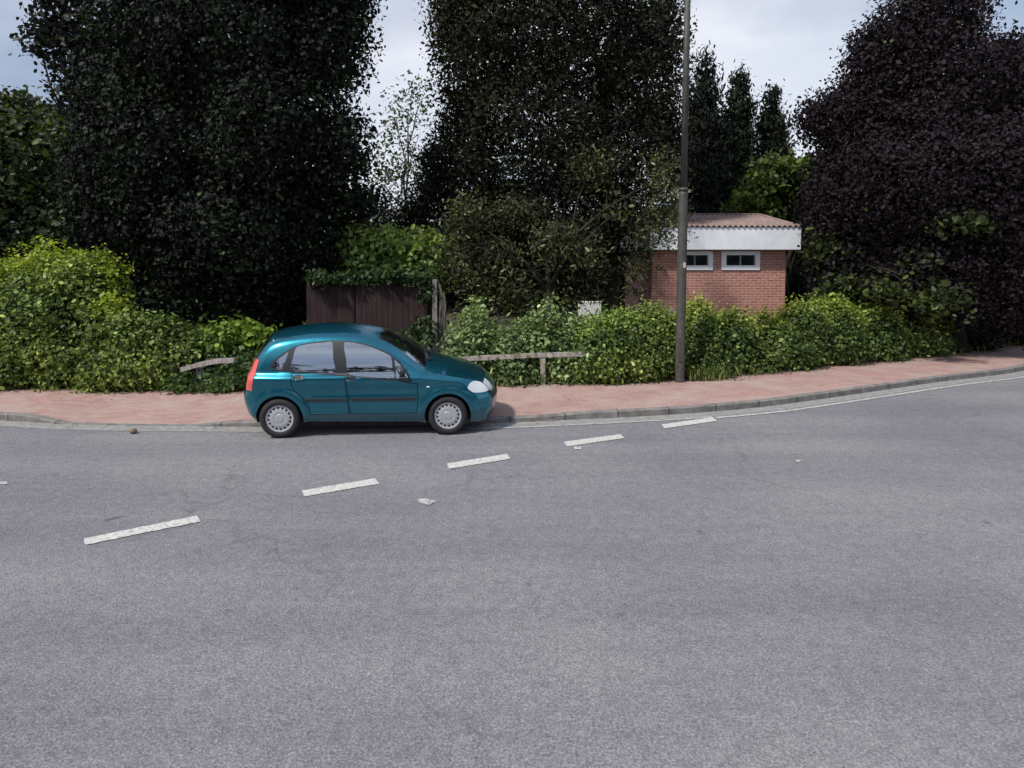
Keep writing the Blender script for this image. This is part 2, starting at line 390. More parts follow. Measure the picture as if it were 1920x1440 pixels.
# pair each kerb point with the nearest back point
bk = []
for p in k2:
    j = min(range(len(back_line)), key=lambda q: (back_line[q]-p).length); bk.append(back_line[j] + (back_line[j]-p).normalized()*.35)
sheet('pavement', k2, bk, [h-.003 for h in hs], [.10]*len(bk), M['pavers'])
sheet('verge', [b - (b-a).normalized()*.06 for a, b in zip(k2, bk)], [b + Vector((b-a)).normalized()*3.5 for a, b in zip(k2, bk)], .102, .02, M['soil'])

# markings
def marking(name, quad, label, mat='mark', group=None, z=.008):
    pts = [G(*q) for q in quad]; c = (sum(p[0] for p in pts)/len(pts), sum(p[1] for p in pts)/len(pts))
    rr = random.Random(str(quad)); ed = []
    for i in range(len(pts)):
        a, b = Vector(pts[i]), Vector(pts[(i+1) % len(pts)]); k = max(2, int((b-a).length/.035))
        for j in range(k): ed.append(a.lerp(b, j/k)+Vector((rr.gauss(0, .003), rr.gauss(0, .003))))
    vs = [(p.x, p.y, z) for p in ed]
    o = mesh_obj(name, vs, [tuple(range(len(vs)))], M[mat])
    tag(o, kind='structure'); return o
dashes = [([(157, 1011), (160, 1023), (376, 979), (370, 968)], 1), ([(566, 921), (570, 932), (711, 908), (703, 898)], 2),
          ([(838, 870), (842, 880), (958, 861), (950, 852)], 3), ([(1057, 829), (1063, 838), (1171, 822), (1163, 815)], 4), ([(1240, 797), (1246, 804), (1344, 790), (1336, 783)], 5)]
for q, k in dashes: marking('road_marking', q, '')
marking('road_marking', [(780, 937), (790, 945), (806, 948), (818, 941), (800, 936)], '', 'faint')
marking('road_marking', [(1075, 838), (1078, 843), (1090, 843), (1091, 838)], '', 'faint')
marking('road_marking', [(1491, 863), (1493, 867), (1500, 867), (1501, 863)], '', 'faint')
marking('road_marking', [(0, 903), (0, 909), (14, 909), (12, 904)], '', 'faint')
el = [p for p in kerb_line if p.x > 3.2]
sheet('road_marking', offs(el, -.44), offs(el, -.35), .008, .008, M['faint'])
el2 = [p for p in kerb_line if -1.2 < p.x < 3.3]
sheet('road_marking', offs(el2, -.36), offs(el2, -.31), .008, .008, M['faint'])

# ------------------------------------------------------------------ leaves
def wob(p, k=1.0, seed=0.0):            # cheap smooth 3-D noise, about -1..1
    x, y, z = p[:, 0]*k+seed, p[:, 1]*k+seed*1.7, p[:, 2]*k-seed
    return (np.sin(1.7*x+2.1*np.sin(.9*y+.4))+np.sin(2.3*y+1.3*np.sin(1.1*z))+np.sin(2.0*z+1.9*np.sin(.8*x+1.1))+.6*np.sin(4.1*x+3.3*y)+.6*np.sin(3.7*z-2.9*y))/4.2
def leaves(name, pts, nrm, size, cols, mat, parent=None, aspect=.62, droop=.25, spread=.8, seed=0, fold=.25, lift=0.0):
    """one mesh of folded six-point leaves; pts (n,3), nrm (n,3) outward, size (n,), cols (n,3)"""
    r = np.random.default_rng(seed + 99); n = len(pts)
    nn = nrm + np.array([0, 0, lift]) + r.normal(0, spread, (n, 3)); nn /= np.linalg.norm(nn, axis=1)[:, None] + 1e-9
    ax = r.normal(0, 1, (n, 3)); ax[:, 2] -= droop*2; ax += nrm*.6
    ax -= nn*np.sum(ax*nn, 1)[:, None]; ax /= np.linalg.norm(ax, axis=1)[:, None] + 1e-9
    bx = np.cross(nn, ax); s = size[:, None]
    w_ = aspect*.5*s
    v = np.empty((n, 6, 3))
    v[:, 0] = pts - ax*s*.5
    v[:, 3] = pts + ax*s*.5
    up = nn*(fold*w_)
    v[:, 1] = pts - ax*s*.22 + bx*w_*.85 + up
    v[:, 2] = pts + ax*s*.18 + bx*w_ + up
    v[:, 4] = pts + ax*s*.18 - bx*w_ + up
    v[:, 5] = pts - ax*s*.22 - bx*w_*.85 + up
    base = (np.arange(n)*6)[:, None]
    f = np.concatenate([base+np.array([0, 3, 2, 1]), base+np.array([0, 5, 4, 3])], 1).reshape(-1)
    me = bpy.data.meshes.new(name)
    me.vertices.add(n*6); me.vertices.foreach_set('co', v.reshape(-1).astype(np.float32))
    me.loops.add(n*8); me.loops.foreach_set('vertex_index', f.astype(np.int32))
    me.polygons.add(n*2); me.polygons.foreach_set('loop_start', np.arange(0, n*8, 4, dtype=np.int32)); me.polygons.foreach_set('loop_total', np.full(n*2, 4, dtype=np.int32))
    me.update(calc_edges=True)
    a = me.attributes.new('tint', 'FLOAT_COLOR', 'POINT')
    c = np.ones((n, 6, 4), dtype=np.float32); c[:, :, :3] = cols[:, None, :]
    a.data.foreach_set('color', c.reshape(-1))
    me.materials.append(mat)
    o = bpy.data.objects.new(name, me); COL.objects.link(o)
    if parent: o.parent = parent
    return o
def palette(p, cols, seed, k=1.3, jit=.25):
    """leaf colours: clump-sized drift through a list of colours + leaf to leaf jitter"""
    r = np.random.default_rng(seed); cols = np.array(cols, float); n = len(p)
    t = (wob(p, k, seed*.37)*.6 + r.normal(0, .35, n))*.5+.5
    t = np.clip(t, 0, .999)*(len(cols)-1); i = t.astype(int); f = (t-i)[:, None]
    c = cols[i]*(1-f)+cols[np.minimum(i+1, len(cols)-1)]*f
    return np.clip(c*np.exp(r.normal(0, jit, n))[:, None], 0, 1)
def cloud(lobes, n, seed=0, per=9, clump=.16, depth=.16, rough=.16, k=1.2, zmin=.05, gap=0.0, core=.22):
    """leaf positions on the shells of many lobes, in small sprays, lobes cut where they run inside each other"""
    r = np.random.default_rng(seed); L_ = np.array(lobes, float)      # x y z rx ry rz
    ar = (L_[:, 3]*L_[:, 5]+L_[:, 3]*L_[:, 4]+L_[:, 4]*L_[:, 5]); ar /= ar.sum()
    m = int(n/per*1.6)+10
    idx = r.choice(len(L_), m, p=ar); d = r.normal(0, 1, (m, 3)); d /= np.linalg.norm(d, axis=1)[:, None]
    q = L_[idx]; c = q[:, :3]+d*q[:, 3:]
    rad = 1 - np.abs(r.normal(0, depth, m)); inner = r.random(m) < core; rad[inner] = r.uniform(.3, .9, inner.sum())
    rad *= 1 + rough*wob(c, k, seed*.7+3) + rough*.6*wob(c, k*2.7, seed+1)
    p = q[:, :3]+d*q[:, 3:]*rad[:, None]
    keep = p[:, 2] > zmin
    if gap: keep &= (wob(p, k*1.1, seed+5) > -1+gap*2) | inner
    # drop shell points that lie deep inside another lobe
    for j in range(len(L_)):
        e = np.linalg.norm((p-L_[j, :3])/L_[j, 3:], axis=1); keep &= ~((e < .62) & (idx != j) & (r.random(m) < .75))
    p, d, inner = p[keep], d[keep], inner[keep]
    p = np.repeat(p, per, 0)+r.normal(0, 1, (len(p)*per, 3))*clump*np.array([1, 1, .8]); d = np.repeat(d, per, 0); inner = np.repeat(inner, per)
    s = p[:, 2] > zmin; p, d, inner = p[s], d[s], inner[s]
    return p, d, inner
def trunkmesh(name, base, top, r0, r1, mat, parent, limbs=(), seed=0, bend=.15):
    r = random.Random(seed); m = MB(); b = Vector(base); t = Vector(top); n = 9; pts = []; rad = []
    for i in range(n):
        f = i/(n-1); p = b.lerp(t, f)+Vector((r.uniform(-bend, bend), r.uniform(-bend, bend), 0))*math.sin(math.pi*f)
        pts.append(p); rad.append((r0*(1-f)+r1*f)*(1.35 if i == 0 else 1))
    m.tube(pts, rad, 12)
    for L_ in limbs:
        e = Vector(L_); f = r.uniform(.35, .9); s = b.lerp(t, f); f2 = 5; pp = []; rr = []
        for i in range(f2):
            g = i/(f2-1); q = s.lerp(e, g)+Vector((r.uniform(-.1, .1), r.uniform(-.1, .1), .25*math.sin(math.pi*g))); pp.append(q); rr.append((r0*(1-f)+r1*f)*.55*(1-g)+.015)
        m.tube(pp, rr, 7)
        for _ in range(3):
            g = r.uniform(.4, 1); s2 = s.lerp(e, g); e2 = s2+Vector((r.uniform(-1, 1), r.uniform(-.6, .6), r.uniform(-.2, .9)))
            m.tube([s2, s2.lerp(e2, .5)+Vector((0, 0, .08)), e2], [.022, .015, .006], 5)
    return m.build(name, mat, parent)
def lobe(u, v, Y, ru, rv, ry=None, dY=0):
    x, y, z = P(u, v, Y); k = Y/F
    return (x, y, z, ru*k, (ry if ry else .75*(ru+rv)/2*k*1.0), rv*k)
def plantthing(name, label, cat, base_loc, lobes, n, cols, size, mat, trunk=None, part='crown', seed=1, group=None, limbs=True, **kw):
    e = empty(name, base_loc); tag(e, label, cat, group)
    lk = {k_: kw.pop(k_) for k_ in ('aspect', 'droop', 'spread', 'fold') if k_ in kw}; jit = kw.pop('jit', .25); pk = kw.pop('pk', 1.3); spark = kw.pop('spark', None)
    p, d, inner = cloud(lobes, n, seed=seed, **kw)
    r = np.random.default_rng(seed); s = size*np.exp(np.clip(r.normal(0, .22, len(p)), -.6, .35)); s[inner] *= 1.4
    c = palette(p, cols, seed, pk, jit)
    if spark:        # leaf highlights painted as paler leaves, in loose drifts; green leaves on the copper tree
        w_ = (wob(p, .8, seed+9) > .15) & (r.random(len(p)) < spark[0]) & ~inner; c[w_] = np.array(spark[1])*np.exp(r.normal(0, .3, (w_.sum(), 1)))
    p = p - np.array(base_loc)
    leaves(part, p, d, s, c, mat, e, seed=seed, **lk)
    if trunk:
        t0, r0, r1, bm_ = trunk; lb = []
        if limbs:
            rr = random.Random(seed)
            for L_ in rr.sample(list(lobes), min(len(lobes), 7)): lb.append(tuple(Vector(L_[:3])-Vector(base_loc)))
        trunkmesh('trunk', (0, 0, -.1), tuple(Vector(t0)-Vector(base_loc)), r0, r1, bm_, e, lb, seed)
    return e
ND, OB = 'crown', 'foliage'

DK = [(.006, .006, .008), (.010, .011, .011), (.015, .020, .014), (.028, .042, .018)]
PU = [(.010, .008, .010), (.017, .012, .016), (.025, .018, .024), (.034, .025, .030)]
OL = [(.014, .018, .010), (.035, .042, .020), (.085, .095, .045), (.20, .205, .11)]
HG = [(.018, .036, .012), (.055, .092, .024), (.14, .195, .045), (.32, .37, .11)]
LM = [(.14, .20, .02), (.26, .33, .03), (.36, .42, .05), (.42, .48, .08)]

# left: big dark broadleaf tree
Y = 16.5
lb = [lobe(430, 90, Y, 185, 130), lobe(420, -120, Y, 200, 150), lobe(570, -60, Y, 110, 130), lobe(330, 290, Y+.4, 165, 150), lobe(520, 250, Y-.3, 130, 160), lobe(620, 85, Y-.4, 66, 80),
      lobe(635, 285, Y-.6, 52, 75), lobe(440, 450, Y-.2, 170, 130), lobe(565, 420, Y-.2, 66, 110), lobe(260, 430, Y, 110, 120), lobe(255, 190, Y+.6, 90, 120), lobe(250, 40, Y+.6, 60, 60), lobe(330, 580, Y, 160, 70), lobe(500, 560, Y+.3, 110, 80),
      lobe(650, 385, Y+.2, 70, 28), lobe(195, 330, Y+.5, 70, 100), lobe(640, -60, Y, 60, 100)]
b0 = (P(470, 600, Y)[0], Y, 0)
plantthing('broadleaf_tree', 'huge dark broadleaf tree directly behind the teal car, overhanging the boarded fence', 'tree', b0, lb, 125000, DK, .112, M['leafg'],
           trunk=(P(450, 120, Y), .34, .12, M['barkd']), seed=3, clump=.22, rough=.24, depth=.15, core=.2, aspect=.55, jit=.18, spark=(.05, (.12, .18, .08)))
# tree further left
Y = 22
lb = [lobe(50, 330, Y, 110, 120), lobe(150, 300, Y, 90, 90), lobe(20, 470, Y, 130, 110), lobe(150, 440, Y, 100, 100), lobe(-60, 300, Y, 90, 130), lobe(200, 540, Y, 160, 90), lobe(20, 220, Y+.5, 50, 50), lobe(90, 235, Y+.5, 40, 40)]
plantthing('broadleaf_tree', 'mid green tree at the left edge, rising above the tall lime topped hedge', 'tree', (P(60, 500, Y)[0], Y, 0), lb, 26000,
           [(.010, .016, .010), (.022, .034, .015), (.04, .06, .022), (.09, .12, .03)], .17, M['leaf'], trunk=(P(70, 260, Y), .25, .08, M['barkd']), seed=4, clump=.2, jit=.35)
# open crowned tree, top left
Y = 19
lb = [lobe(100, 60, Y, 42, 34), lobe(70, 90, Y, 22, 18), lobe(150, 105, Y, 36, 50), lobe(190, 60, Y, 45, 35), lobe(160, 190, Y, 45, 50), lobe(130, 10, Y, 60, 32), lobe(185, 150, Y, 50, 40), lobe(125, 140, Y, 20, 16)]
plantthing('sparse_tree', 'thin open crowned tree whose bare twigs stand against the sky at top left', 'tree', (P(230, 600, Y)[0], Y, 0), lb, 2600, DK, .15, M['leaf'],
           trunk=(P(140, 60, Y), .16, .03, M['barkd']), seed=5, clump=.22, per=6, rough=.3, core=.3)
# thin birch in the sky gap
Y = 24
lb = [lobe(785, 190, Y, 26, 60), lobe(735, 300, Y, 36, 70), lobe(780, 330, Y, 40, 60), lobe(700, 340, Y, 30, 50), lobe(745, 390, Y, 60, 30), lobe(745, 220, Y, 22, 60)]
plantthing('birch_tree', 'airy thin tree with small pale leaves in the sky gap above the fence', 'tree', (P(760, 560, Y)[0], Y, 0), lb, 1300,
           [(.04, .055, .04), (.09, .11, .08), (.13, .15, .12)], .105, M['leaf'], trunk=(P(765, 210, Y), .07, .02, M['barkg']), seed=6, clump=.28, per=7, rough=.4, core=.35, depth=.3)
# centre: tall dark evergreen
Y = 18.5
lb = [lobe(1040, -120, Y, 200, 160), lobe(1040, 60, Y, 215, 130), lobe(900, 120, Y-.3, 85, 130), lobe(1200, 130, Y-.3, 85, 130), lobe(1000, 250, Y, 180, 140), lobe(1150, 300, Y, 140, 120), lobe(870, 300, Y-.2, 75, 110),
      lobe(1050, 420, Y, 190, 100), lobe(850, 20, Y, 50, 90), lobe(1245, 60, Y, 40, 80), lobe(930, 430, Y, 90, 90), lobe(1230, 260, Y, 60, 100), lobe(800, 395, Y, 45, 45), lobe(770, 420, Y, 40, 28), lobe(815, 330, Y, 30, 60), lobe(880, 520, Y, 70, 70), lobe(1010, 530, Y, 90, 60)]
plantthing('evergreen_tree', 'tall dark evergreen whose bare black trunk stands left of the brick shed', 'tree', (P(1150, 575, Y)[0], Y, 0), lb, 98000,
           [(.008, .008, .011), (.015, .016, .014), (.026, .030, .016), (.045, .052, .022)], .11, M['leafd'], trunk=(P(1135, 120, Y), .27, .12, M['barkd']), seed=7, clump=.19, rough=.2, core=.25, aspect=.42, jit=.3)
# olive leaved tree in front of it
Y = 16.3
lb = [lobe(930, 480, Y, 80, 60), lobe(1050, 455, Y+.1, 62, 50), lobe(875, 415, Y, 46, 50), lobe(1165, 395, Y-.1, 70, 55), lobe(1243, 405, Y-.3, 40, 56), lobe(1248, 335, Y-.2, 26, 45), lobe(1110, 320, Y+.8, 40, 40),
      lobe(1090, 500, Y+.3, 52, 40), lobe(860, 490, Y, 50, 60), lobe(970, 400, Y+.6, 45, 30), lobe(950, 550, Y+.2, 80, 40), lobe(1200, 500, Y+1.2, 24, 75), lobe(1185, 540, Y+1.2, 26, 50), lobe(1085, 560, Y, 22, 16), lobe(1128, 555, Y+.3, 16, 12)]
plantthing('olive_leaved_tree', 'grey green leaved tree with drooping sprays in front of the tall dark evergreen', 'tree', (P(1010, 590, Y)[0], Y, 0), lb, 15000,
           OL, .10, M['leaf'], trunk=(P(1040, 420, Y), .12, .05, M['barkd']), seed=8, clump=.20, rough=.55, gap=.45, core=.1, aspect=.38, depth=.35, jit=.45)
# conifers at the back right
for i, (u, v, hw, lab) in enumerate([(1322, 122, 58, 'dark pointed conifer rising just right of the lamp post'), (1388, 150, 46, 'narrow pointed conifer above the shed roof, between two other conifers'), (1448, 186, 42, 'shortest pointed conifer of the row, next to the sky gap by the purple tree')]):
    Y = 24+i*.6; lb = []
    x0, _, zt = P(u, v, Y)
    for j in range(9):
        f = j/8; z = zt*(1-f*.88)-.2; rr = hw*1.5*Y/F*(.16+1.0*f**.75)
        lb.append((x0+random.uniform(-.25, .25)*f, Y, z, rr, rr, zt*.085))
    plantthing('conifer_tree', lab, 'tree', (x0, Y, 0), lb, 24000, [(.008, .008, .012), (.013, .016, .014), (.022, .03, .018), (.035, .045, .025)], .17, M['needle'],
               trunk=((x0, Y, zt-.5), .2, .02, M['barkd']), seed=20+i, clump=.15, rough=.3, aspect=.3, droop=-.8, core=.4, group='conifers behind the brick shed', limbs=False)
# lime leaved tree behind the shed
Y = 21
lb = [lobe(1425, 370, Y, 28, 26), lobe(1455, 330, Y, 42, 30), lobe(1500, 335, Y, 40, 28), lobe(1555, 318, Y, 40, 24), lobe(1420, 400, Y+.5, 60, 40), lobe(1500, 400, Y+.8, 60, 60)]
plantthing('lime_leaved_tree', 'small tree with yellow green leaves above the right end of the shed roof', 'tree', (P(1480, 560, Y)[0], Y, 0), lb, 6500,
           [(.015, .025, .010), (.04, .06, .015), (.09, .13, .025), (.19, .25, .05)], .17, M['leaf'], trunk=(P(1480, 360, Y), .12, .04, M['barkd']), seed=31, clump=.2, rough=.3, gap=.2)
# right: huge copper tree
Y = 17.5
lb = [lobe(1785, 190, Y, 150, 140), lobe(1772, 20, Y, 76, 80), lobe(1690, 95, Y, 80, 85), lobe(1640, 120, Y, 50, 75), lobe(1600, 235, Y, 85, 85), lobe(1592, 380, Y, 82, 110), lobe(1700, 340, Y-.6, 150, 150), lobe(1860, 360, Y-.8, 170, 160),
      lobe(1640, 510, Y-.2, 110, 80), lobe(1760, 500, Y-.6, 150, 90), lobe(1900, 520, Y-.8, 130, 110), lobe(1970, 200, Y, 110, 125), lobe(1545, 225, Y, 48, 40), lobe(2050, 400, Y, 160, 200), lobe(1572, 500, Y+.4, 50, 70), lobe(1640, 160, Y, 50, 45)]
plantthing('copper_leaved_tree', 'huge dark purple leaved tree filling the right side, branches hanging down to the pavement', 'tree', (P(1800, 640, Y)[0], Y+.4, 0), lb, 135000, PU, .09, M['leafd'],
           trunk=(P(1800, 200, Y), .4, .15, M['barkd']), seed=9, clump=.19, rough=.16, core=.22, jit=.18, spark=(.015, (.06, .085, .03)))
Y = 16.6
lb = [lobe(1560, 325, Y+1.5, 40, 22), lobe(1562, 470, Y+.6, 42, 38), lobe(1720, 485, Y-.4, 40, 16), lobe(1800, 420, Y-1, 50, 10), lobe(1570, 545, Y, 50, 22), lobe(1760, 560, Y-1.2, 40, 24), lobe(1660, 545, Y-.8, 30, 16)]
plantthing('small_tree', 'small dark green leaved tree growing up through the lower branches of the purple tree', 'tree', (P(1600, 640, Y)[0], Y, 0), lb, 2200, [(.012, .02, .008), (.03, .045, .014), (.08, .11, .03)], .12, M['leaf'],
           trunk=(P(1570, 420, Y+.6), .10, .03, M['barkd']), seed=43, clump=.2, rough=.5, gap=.4, depth=.3)
Y = 21
lb = [lobe(1900, 150, Y, 50, 70), lobe(1990, 160, Y, 80, 90), lobe(1930, 260, Y, 120, 110)]
plantthing('broadleaf_tree', 'dark green tree showing behind the right shoulder of the purple tree', 'tree', (P(1950, 600, Y)[0], Y, 0), lb, 9000, DK, .15, M['leaf'],
           trunk=(P(1950, 200, Y), .3, .1, M['barkd']), seed=41, clump=.2)
# low branches with green leaves under the copper tree
Y = 15.9
# far wood that closes the view
lb = []
r_ = random.Random(5)
for i in range(46):
    Yf = r_.uniform(30, 38); u = -120+i*47; top = 430+r_.uniform(-35, 35)
    if 680 < u < 830: top = 425
    if u > 1480 or u < 350: top = 330
    x, y, z = P(u, top, Yf); lb.append((x, Yf, max(1.5, z*.5), 1.8, 1.3, max(1.5, z*.55)))
p, d, inner = cloud(lb, 42000, seed=50, clump=.3, rough=.25)
s = .28*np.exp(rng.normal(0, .2, len(p))); s[inner] *= 1.8
far_w = leaves('distant_trees', p, d, s, palette(p, DK, 5, 1, .3), M['leafd'], seed=5); tag(far_w, 'dark mass of far trees closing the view behind the fence and the shed', 'trees', kind='stuff')

# unseen trees added behind the viewer so the car windows have something to mirror
lb = []
for i in range(22):
    x = -34+i*3.1+r_.uniform(-.6, .6); h = r_.choice((5.5, 6.5, 8, 10, 12))+r_.random(); lb.append((x, -13+r_.uniform(-1, 1), h*.5, 2.4, 1.6, h*.52))
p, d, inner = cloud(lb, 14000, seed=51, clump=.35, rough=.3)
s = .42*np.exp(rng.normal(0, .2, len(p))); s[inner] *= 1.8
tag(leaves('added_tree_belt', p, d, s, palette(p, DK, 6, 1, .3), M['leafd'], seed=6), 'belt of dark trees added behind the viewer for the car windows to mirror', 'trees', kind='stuff')

# ------------------------------------------------------------------ hedges and shrubs
def bush(name, label, lobes, n, cols, size, seed, cat='bush', tip=None, **kw):
    x = sum(l[0] for l in lobes)/len(lobes); y = sum(l[1] for l in lobes)/len(lobes); b0 = (x, y, 0)
    e = empty(name, b0); tag(e, label, cat)
    lk = {k_: kw.pop(k_) for k_ in ('aspect', 'droop', 'spread', 'fold') if k_ in kw}; jit = kw.pop('jit', .45)
    p, d, inner = cloud(lobes, n, seed=seed, **kw)
    r = np.random.default_rng(seed); s = size*np.exp(np.clip(r.normal(0, .25, len(p)), -.7, .35)); s[inner] *= 1.25
    c = palette(p, cols, seed, 1.8, jit)
    if tip is not None:      # fresh lime shoots on the outermost, highest sprays; painted sunlight on the fence bush
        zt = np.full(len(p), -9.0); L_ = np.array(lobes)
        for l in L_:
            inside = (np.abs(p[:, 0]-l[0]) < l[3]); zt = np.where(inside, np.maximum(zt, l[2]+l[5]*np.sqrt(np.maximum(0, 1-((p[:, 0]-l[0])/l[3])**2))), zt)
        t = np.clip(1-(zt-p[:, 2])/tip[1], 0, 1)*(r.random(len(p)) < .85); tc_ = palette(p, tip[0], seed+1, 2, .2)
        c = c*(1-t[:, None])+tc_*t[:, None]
    leaves('foliage', p-np.array(b0), d, s, c, M['leaf'], e, seed=seed, lift=.5, **lk)
    if name == 'ivy': return e
    m = MB(); rr = random.Random(seed)
    for i in range(min(26, 4*len(lobes))):
        l = rr.choice(lobes); q = Vector((rr.uniform(-.04, .04), rr.uniform(-.04, .04), 0))
        t_ = Vector((l[0]+rr.uniform(-.8, .8)*l[3], l[1]+rr.uniform(-.6, .6)*l[4], l[2]+rr.uniform(0, .9)*l[5]))-Vector(b0)
        m.tube([q, Vector((t_.x*.6, t_.y*.6, .12+.2*t_.z)), t_], [.03, .018, .006], 5)
    m.build('branches', M['barkd'], e)
    return e
def back_y(x):
    return min(back_line, key=lambda p: abs(p.x-x)).y
def hl(u, vtop, ru, rv=None, dy=.7, ry=.55, zb=None):
    """hedge lobe standing behind the pavement, its top seen at row vtop"""
    Yg = 13.5
    for _ in range(6):
        x = (u-960)*Yg/F; Yg = back_y(x)+dy
    x, y, zt = P(u, vtop, Yg); rx = ru*Yg/F
    h = zt/2 if rv is None else rv*Yg/F
    return (x, Yg, zt-h, rx, ry, h*1.02)
# tall lime topped hedge at the left edge
Lb = [hl(-60, 490, 90, dy=1.4, ry=1.0), hl(20, 480, 70, dy=1.3, ry=.95), hl(90, 465, 60, dy=1.3, ry=.95), hl(160, 446, 55, dy=1.3, ry=.9), hl(60, 560, 80, dy=.8, ry=.7), hl(-30, 600, 80, dy=.7, ry=.6), hl(190, 560, 60, dy=.9, ry=.7), hl(130, 620, 70, dy=.6), hl(20, 660, 60, dy=.45, ry=.45), hl(-120, 560, 80, dy=1, ry=.9)]
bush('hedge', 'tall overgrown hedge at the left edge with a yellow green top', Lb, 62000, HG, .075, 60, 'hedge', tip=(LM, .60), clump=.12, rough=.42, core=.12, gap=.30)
Lb = [hl(230, 590, 55), hl(300, 600, 60, dy=.9), hl(270, 660, 60, dy=.5, ry=.45), hl(360, 620, 55, dy=.9), hl(210, 660, 45, dy=.4, ry=.4), hl(330, 695, 40, dy=.45, ry=.3)]
bush('shrub', 'rounded leafy green shrub between the tall left hedge and the short broken rail', Lb, 30000, HG, .074, 61, clump=.12, rough=.45, gap=.30, core=.12)
Lb = [hl(420, 640, 45, dy=.9), hl(480, 640, 45, dy=.9), hl(400, 695, 50, dy=.55, ry=.3), hl(460, 690, 40, dy=.5, ry=.3), hl(520, 660, 50, dy=.6), hl(350, 706, 30, 16, dy=-.02, ry=.12), hl(392, 708, 34, 16, dy=-.04, ry=.12), hl(430, 704, 28, 18, dy=-.02, ry=.12), hl(600, 660, 60, dy=.7), hl(680, 650, 60, dy=.7), hl(760, 650, 60, dy=.7)]
bush('shrub', 'low dark green shrubs growing behind the back of the teal car', Lb, 25000, [(.02, .04, .018), (.045, .085, .03), (.085, .14, .045), (.17, .23, .09)], .077, 62, clump=.12, rough=.3, gap=.25, core=.15)
Lb = [hl(440, 612, 34, 20, dy=1.1, ry=.4), hl(480, 625, 26, 18, dy=1.1, ry=.4), hl(415, 628, 22, 18, dy=1.0, ry=.35)]
bush('shrub', 'small lime green shrub beside the back of the teal car', Lb, 3000, [(.06, .11, .02), (.13, .20, .03), (.21, .29, .05)], .12, 63, clump=.14, rough=.4, gap=.2)
# bright bush above the fence
Yb = 17.2
Lb = [lobe(665, 455, Yb, 45, 35, .8), lobe(720, 465, Yb, 45, 36, .8), lobe(780, 470, Yb, 45, 36, .8), lobe(700, 505, Yb, 80, 34, .9), lobe(790, 510, Yb, 50, 34, .9), lobe(830, 490, Yb, 30, 40, .8), lobe(740, 560, Yb+.4, 90, 60, .8)]
bush('shrub', 'light green bush with a sunlit yellow green top showing above the dark boarded fence', Lb, 14000, [(.05, .10, .03), (.12, .20, .05), (.20, .30, .08)], .125, 64, tip=([(.26, .35, .08), (.42, .50, .14)], .8), clump=.15, rough=.2)  # tip colours paint sunlight into the top leaves
# bramble and hedge, centre to right
Lb = [hl(880, 600, 32, dy=.9, ry=.5), hl(890, 565, 14, 50, dy=1.2, ry=.3), hl(940, 620, 40, dy=.8), hl(870, 650, 40, dy=.7, ry=.45), hl(1000, 600, 40, dy=.9), hl(1030, 566, 20, 60, dy=1.1, ry=.35), hl(1060, 590, 30, dy=1), hl(960, 680, 50, dy=.45, ry=.3), hl(1050, 670, 50, dy=.5, ry=.35), hl(840, 680, 40, dy=.5), hl(1100, 622, 40, dy=.7), hl(1082, 588, 14, 40, dy=1.2, ry=.3), hl(1132, 590, 12, 40, dy=1.2, ry=.3)]
bush('bramble', 'tangled pale green brambles growing through the grey timber rail in front of the car bonnet', Lb, 21000, [(.03, .055, .025), (.08, .13, .05), (.16, .22, .09), (.30, .35, .17)], .085, 65, 'bush', clump=.14, rough=.4, per=6, gap=.12, aspect=.5)
Lb = [hl(1120, 600, 38), hl(1170, 584, 40), hl(1225, 572, 42), hl(1130, 660, 50, dy=.35, ry=.35), hl(1200, 650, 50, dy=.35, ry=.35), hl(1250, 660, 36, dy=.4, ry=.3), hl(1262, 580, 24)]
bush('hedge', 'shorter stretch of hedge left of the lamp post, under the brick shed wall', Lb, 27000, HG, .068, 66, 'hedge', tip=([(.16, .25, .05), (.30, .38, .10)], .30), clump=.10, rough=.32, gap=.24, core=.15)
Lb = [hl(1310, 574, 40), hl(1370, 584, 46), hl(1440, 584, 44), hl(1500, 560, 46), hl(1560, 566, 50), hl(1630, 570, 50), hl(1690, 566, 46), hl(1745, 590, 40)]
Lb += [hl(1320, 650, 50, dy=.35, ry=.4), hl(1400, 640, 56, dy=.35, ry=.4), hl(1480, 630, 56, dy=.35, ry=.4), hl(1560, 620, 56, dy=.35, ry=.4), hl(1640, 620, 56, dy=.35, ry=.4), hl(1720, 620, 50, dy=.4, ry=.4)]
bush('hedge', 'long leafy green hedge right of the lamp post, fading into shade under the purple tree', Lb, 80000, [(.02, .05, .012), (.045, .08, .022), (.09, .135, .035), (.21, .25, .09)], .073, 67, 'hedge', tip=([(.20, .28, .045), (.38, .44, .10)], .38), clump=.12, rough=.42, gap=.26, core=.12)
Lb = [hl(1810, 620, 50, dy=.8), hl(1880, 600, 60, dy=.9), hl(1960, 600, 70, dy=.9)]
bush('shrub', 'dark shrub in deep shade at the right edge, beyond the end of the hedge', Lb, 9000, PU[:2]+[(.02, .03, .015), (.035, .05, .02)], .11, 68, clump=.14, rough=.3)

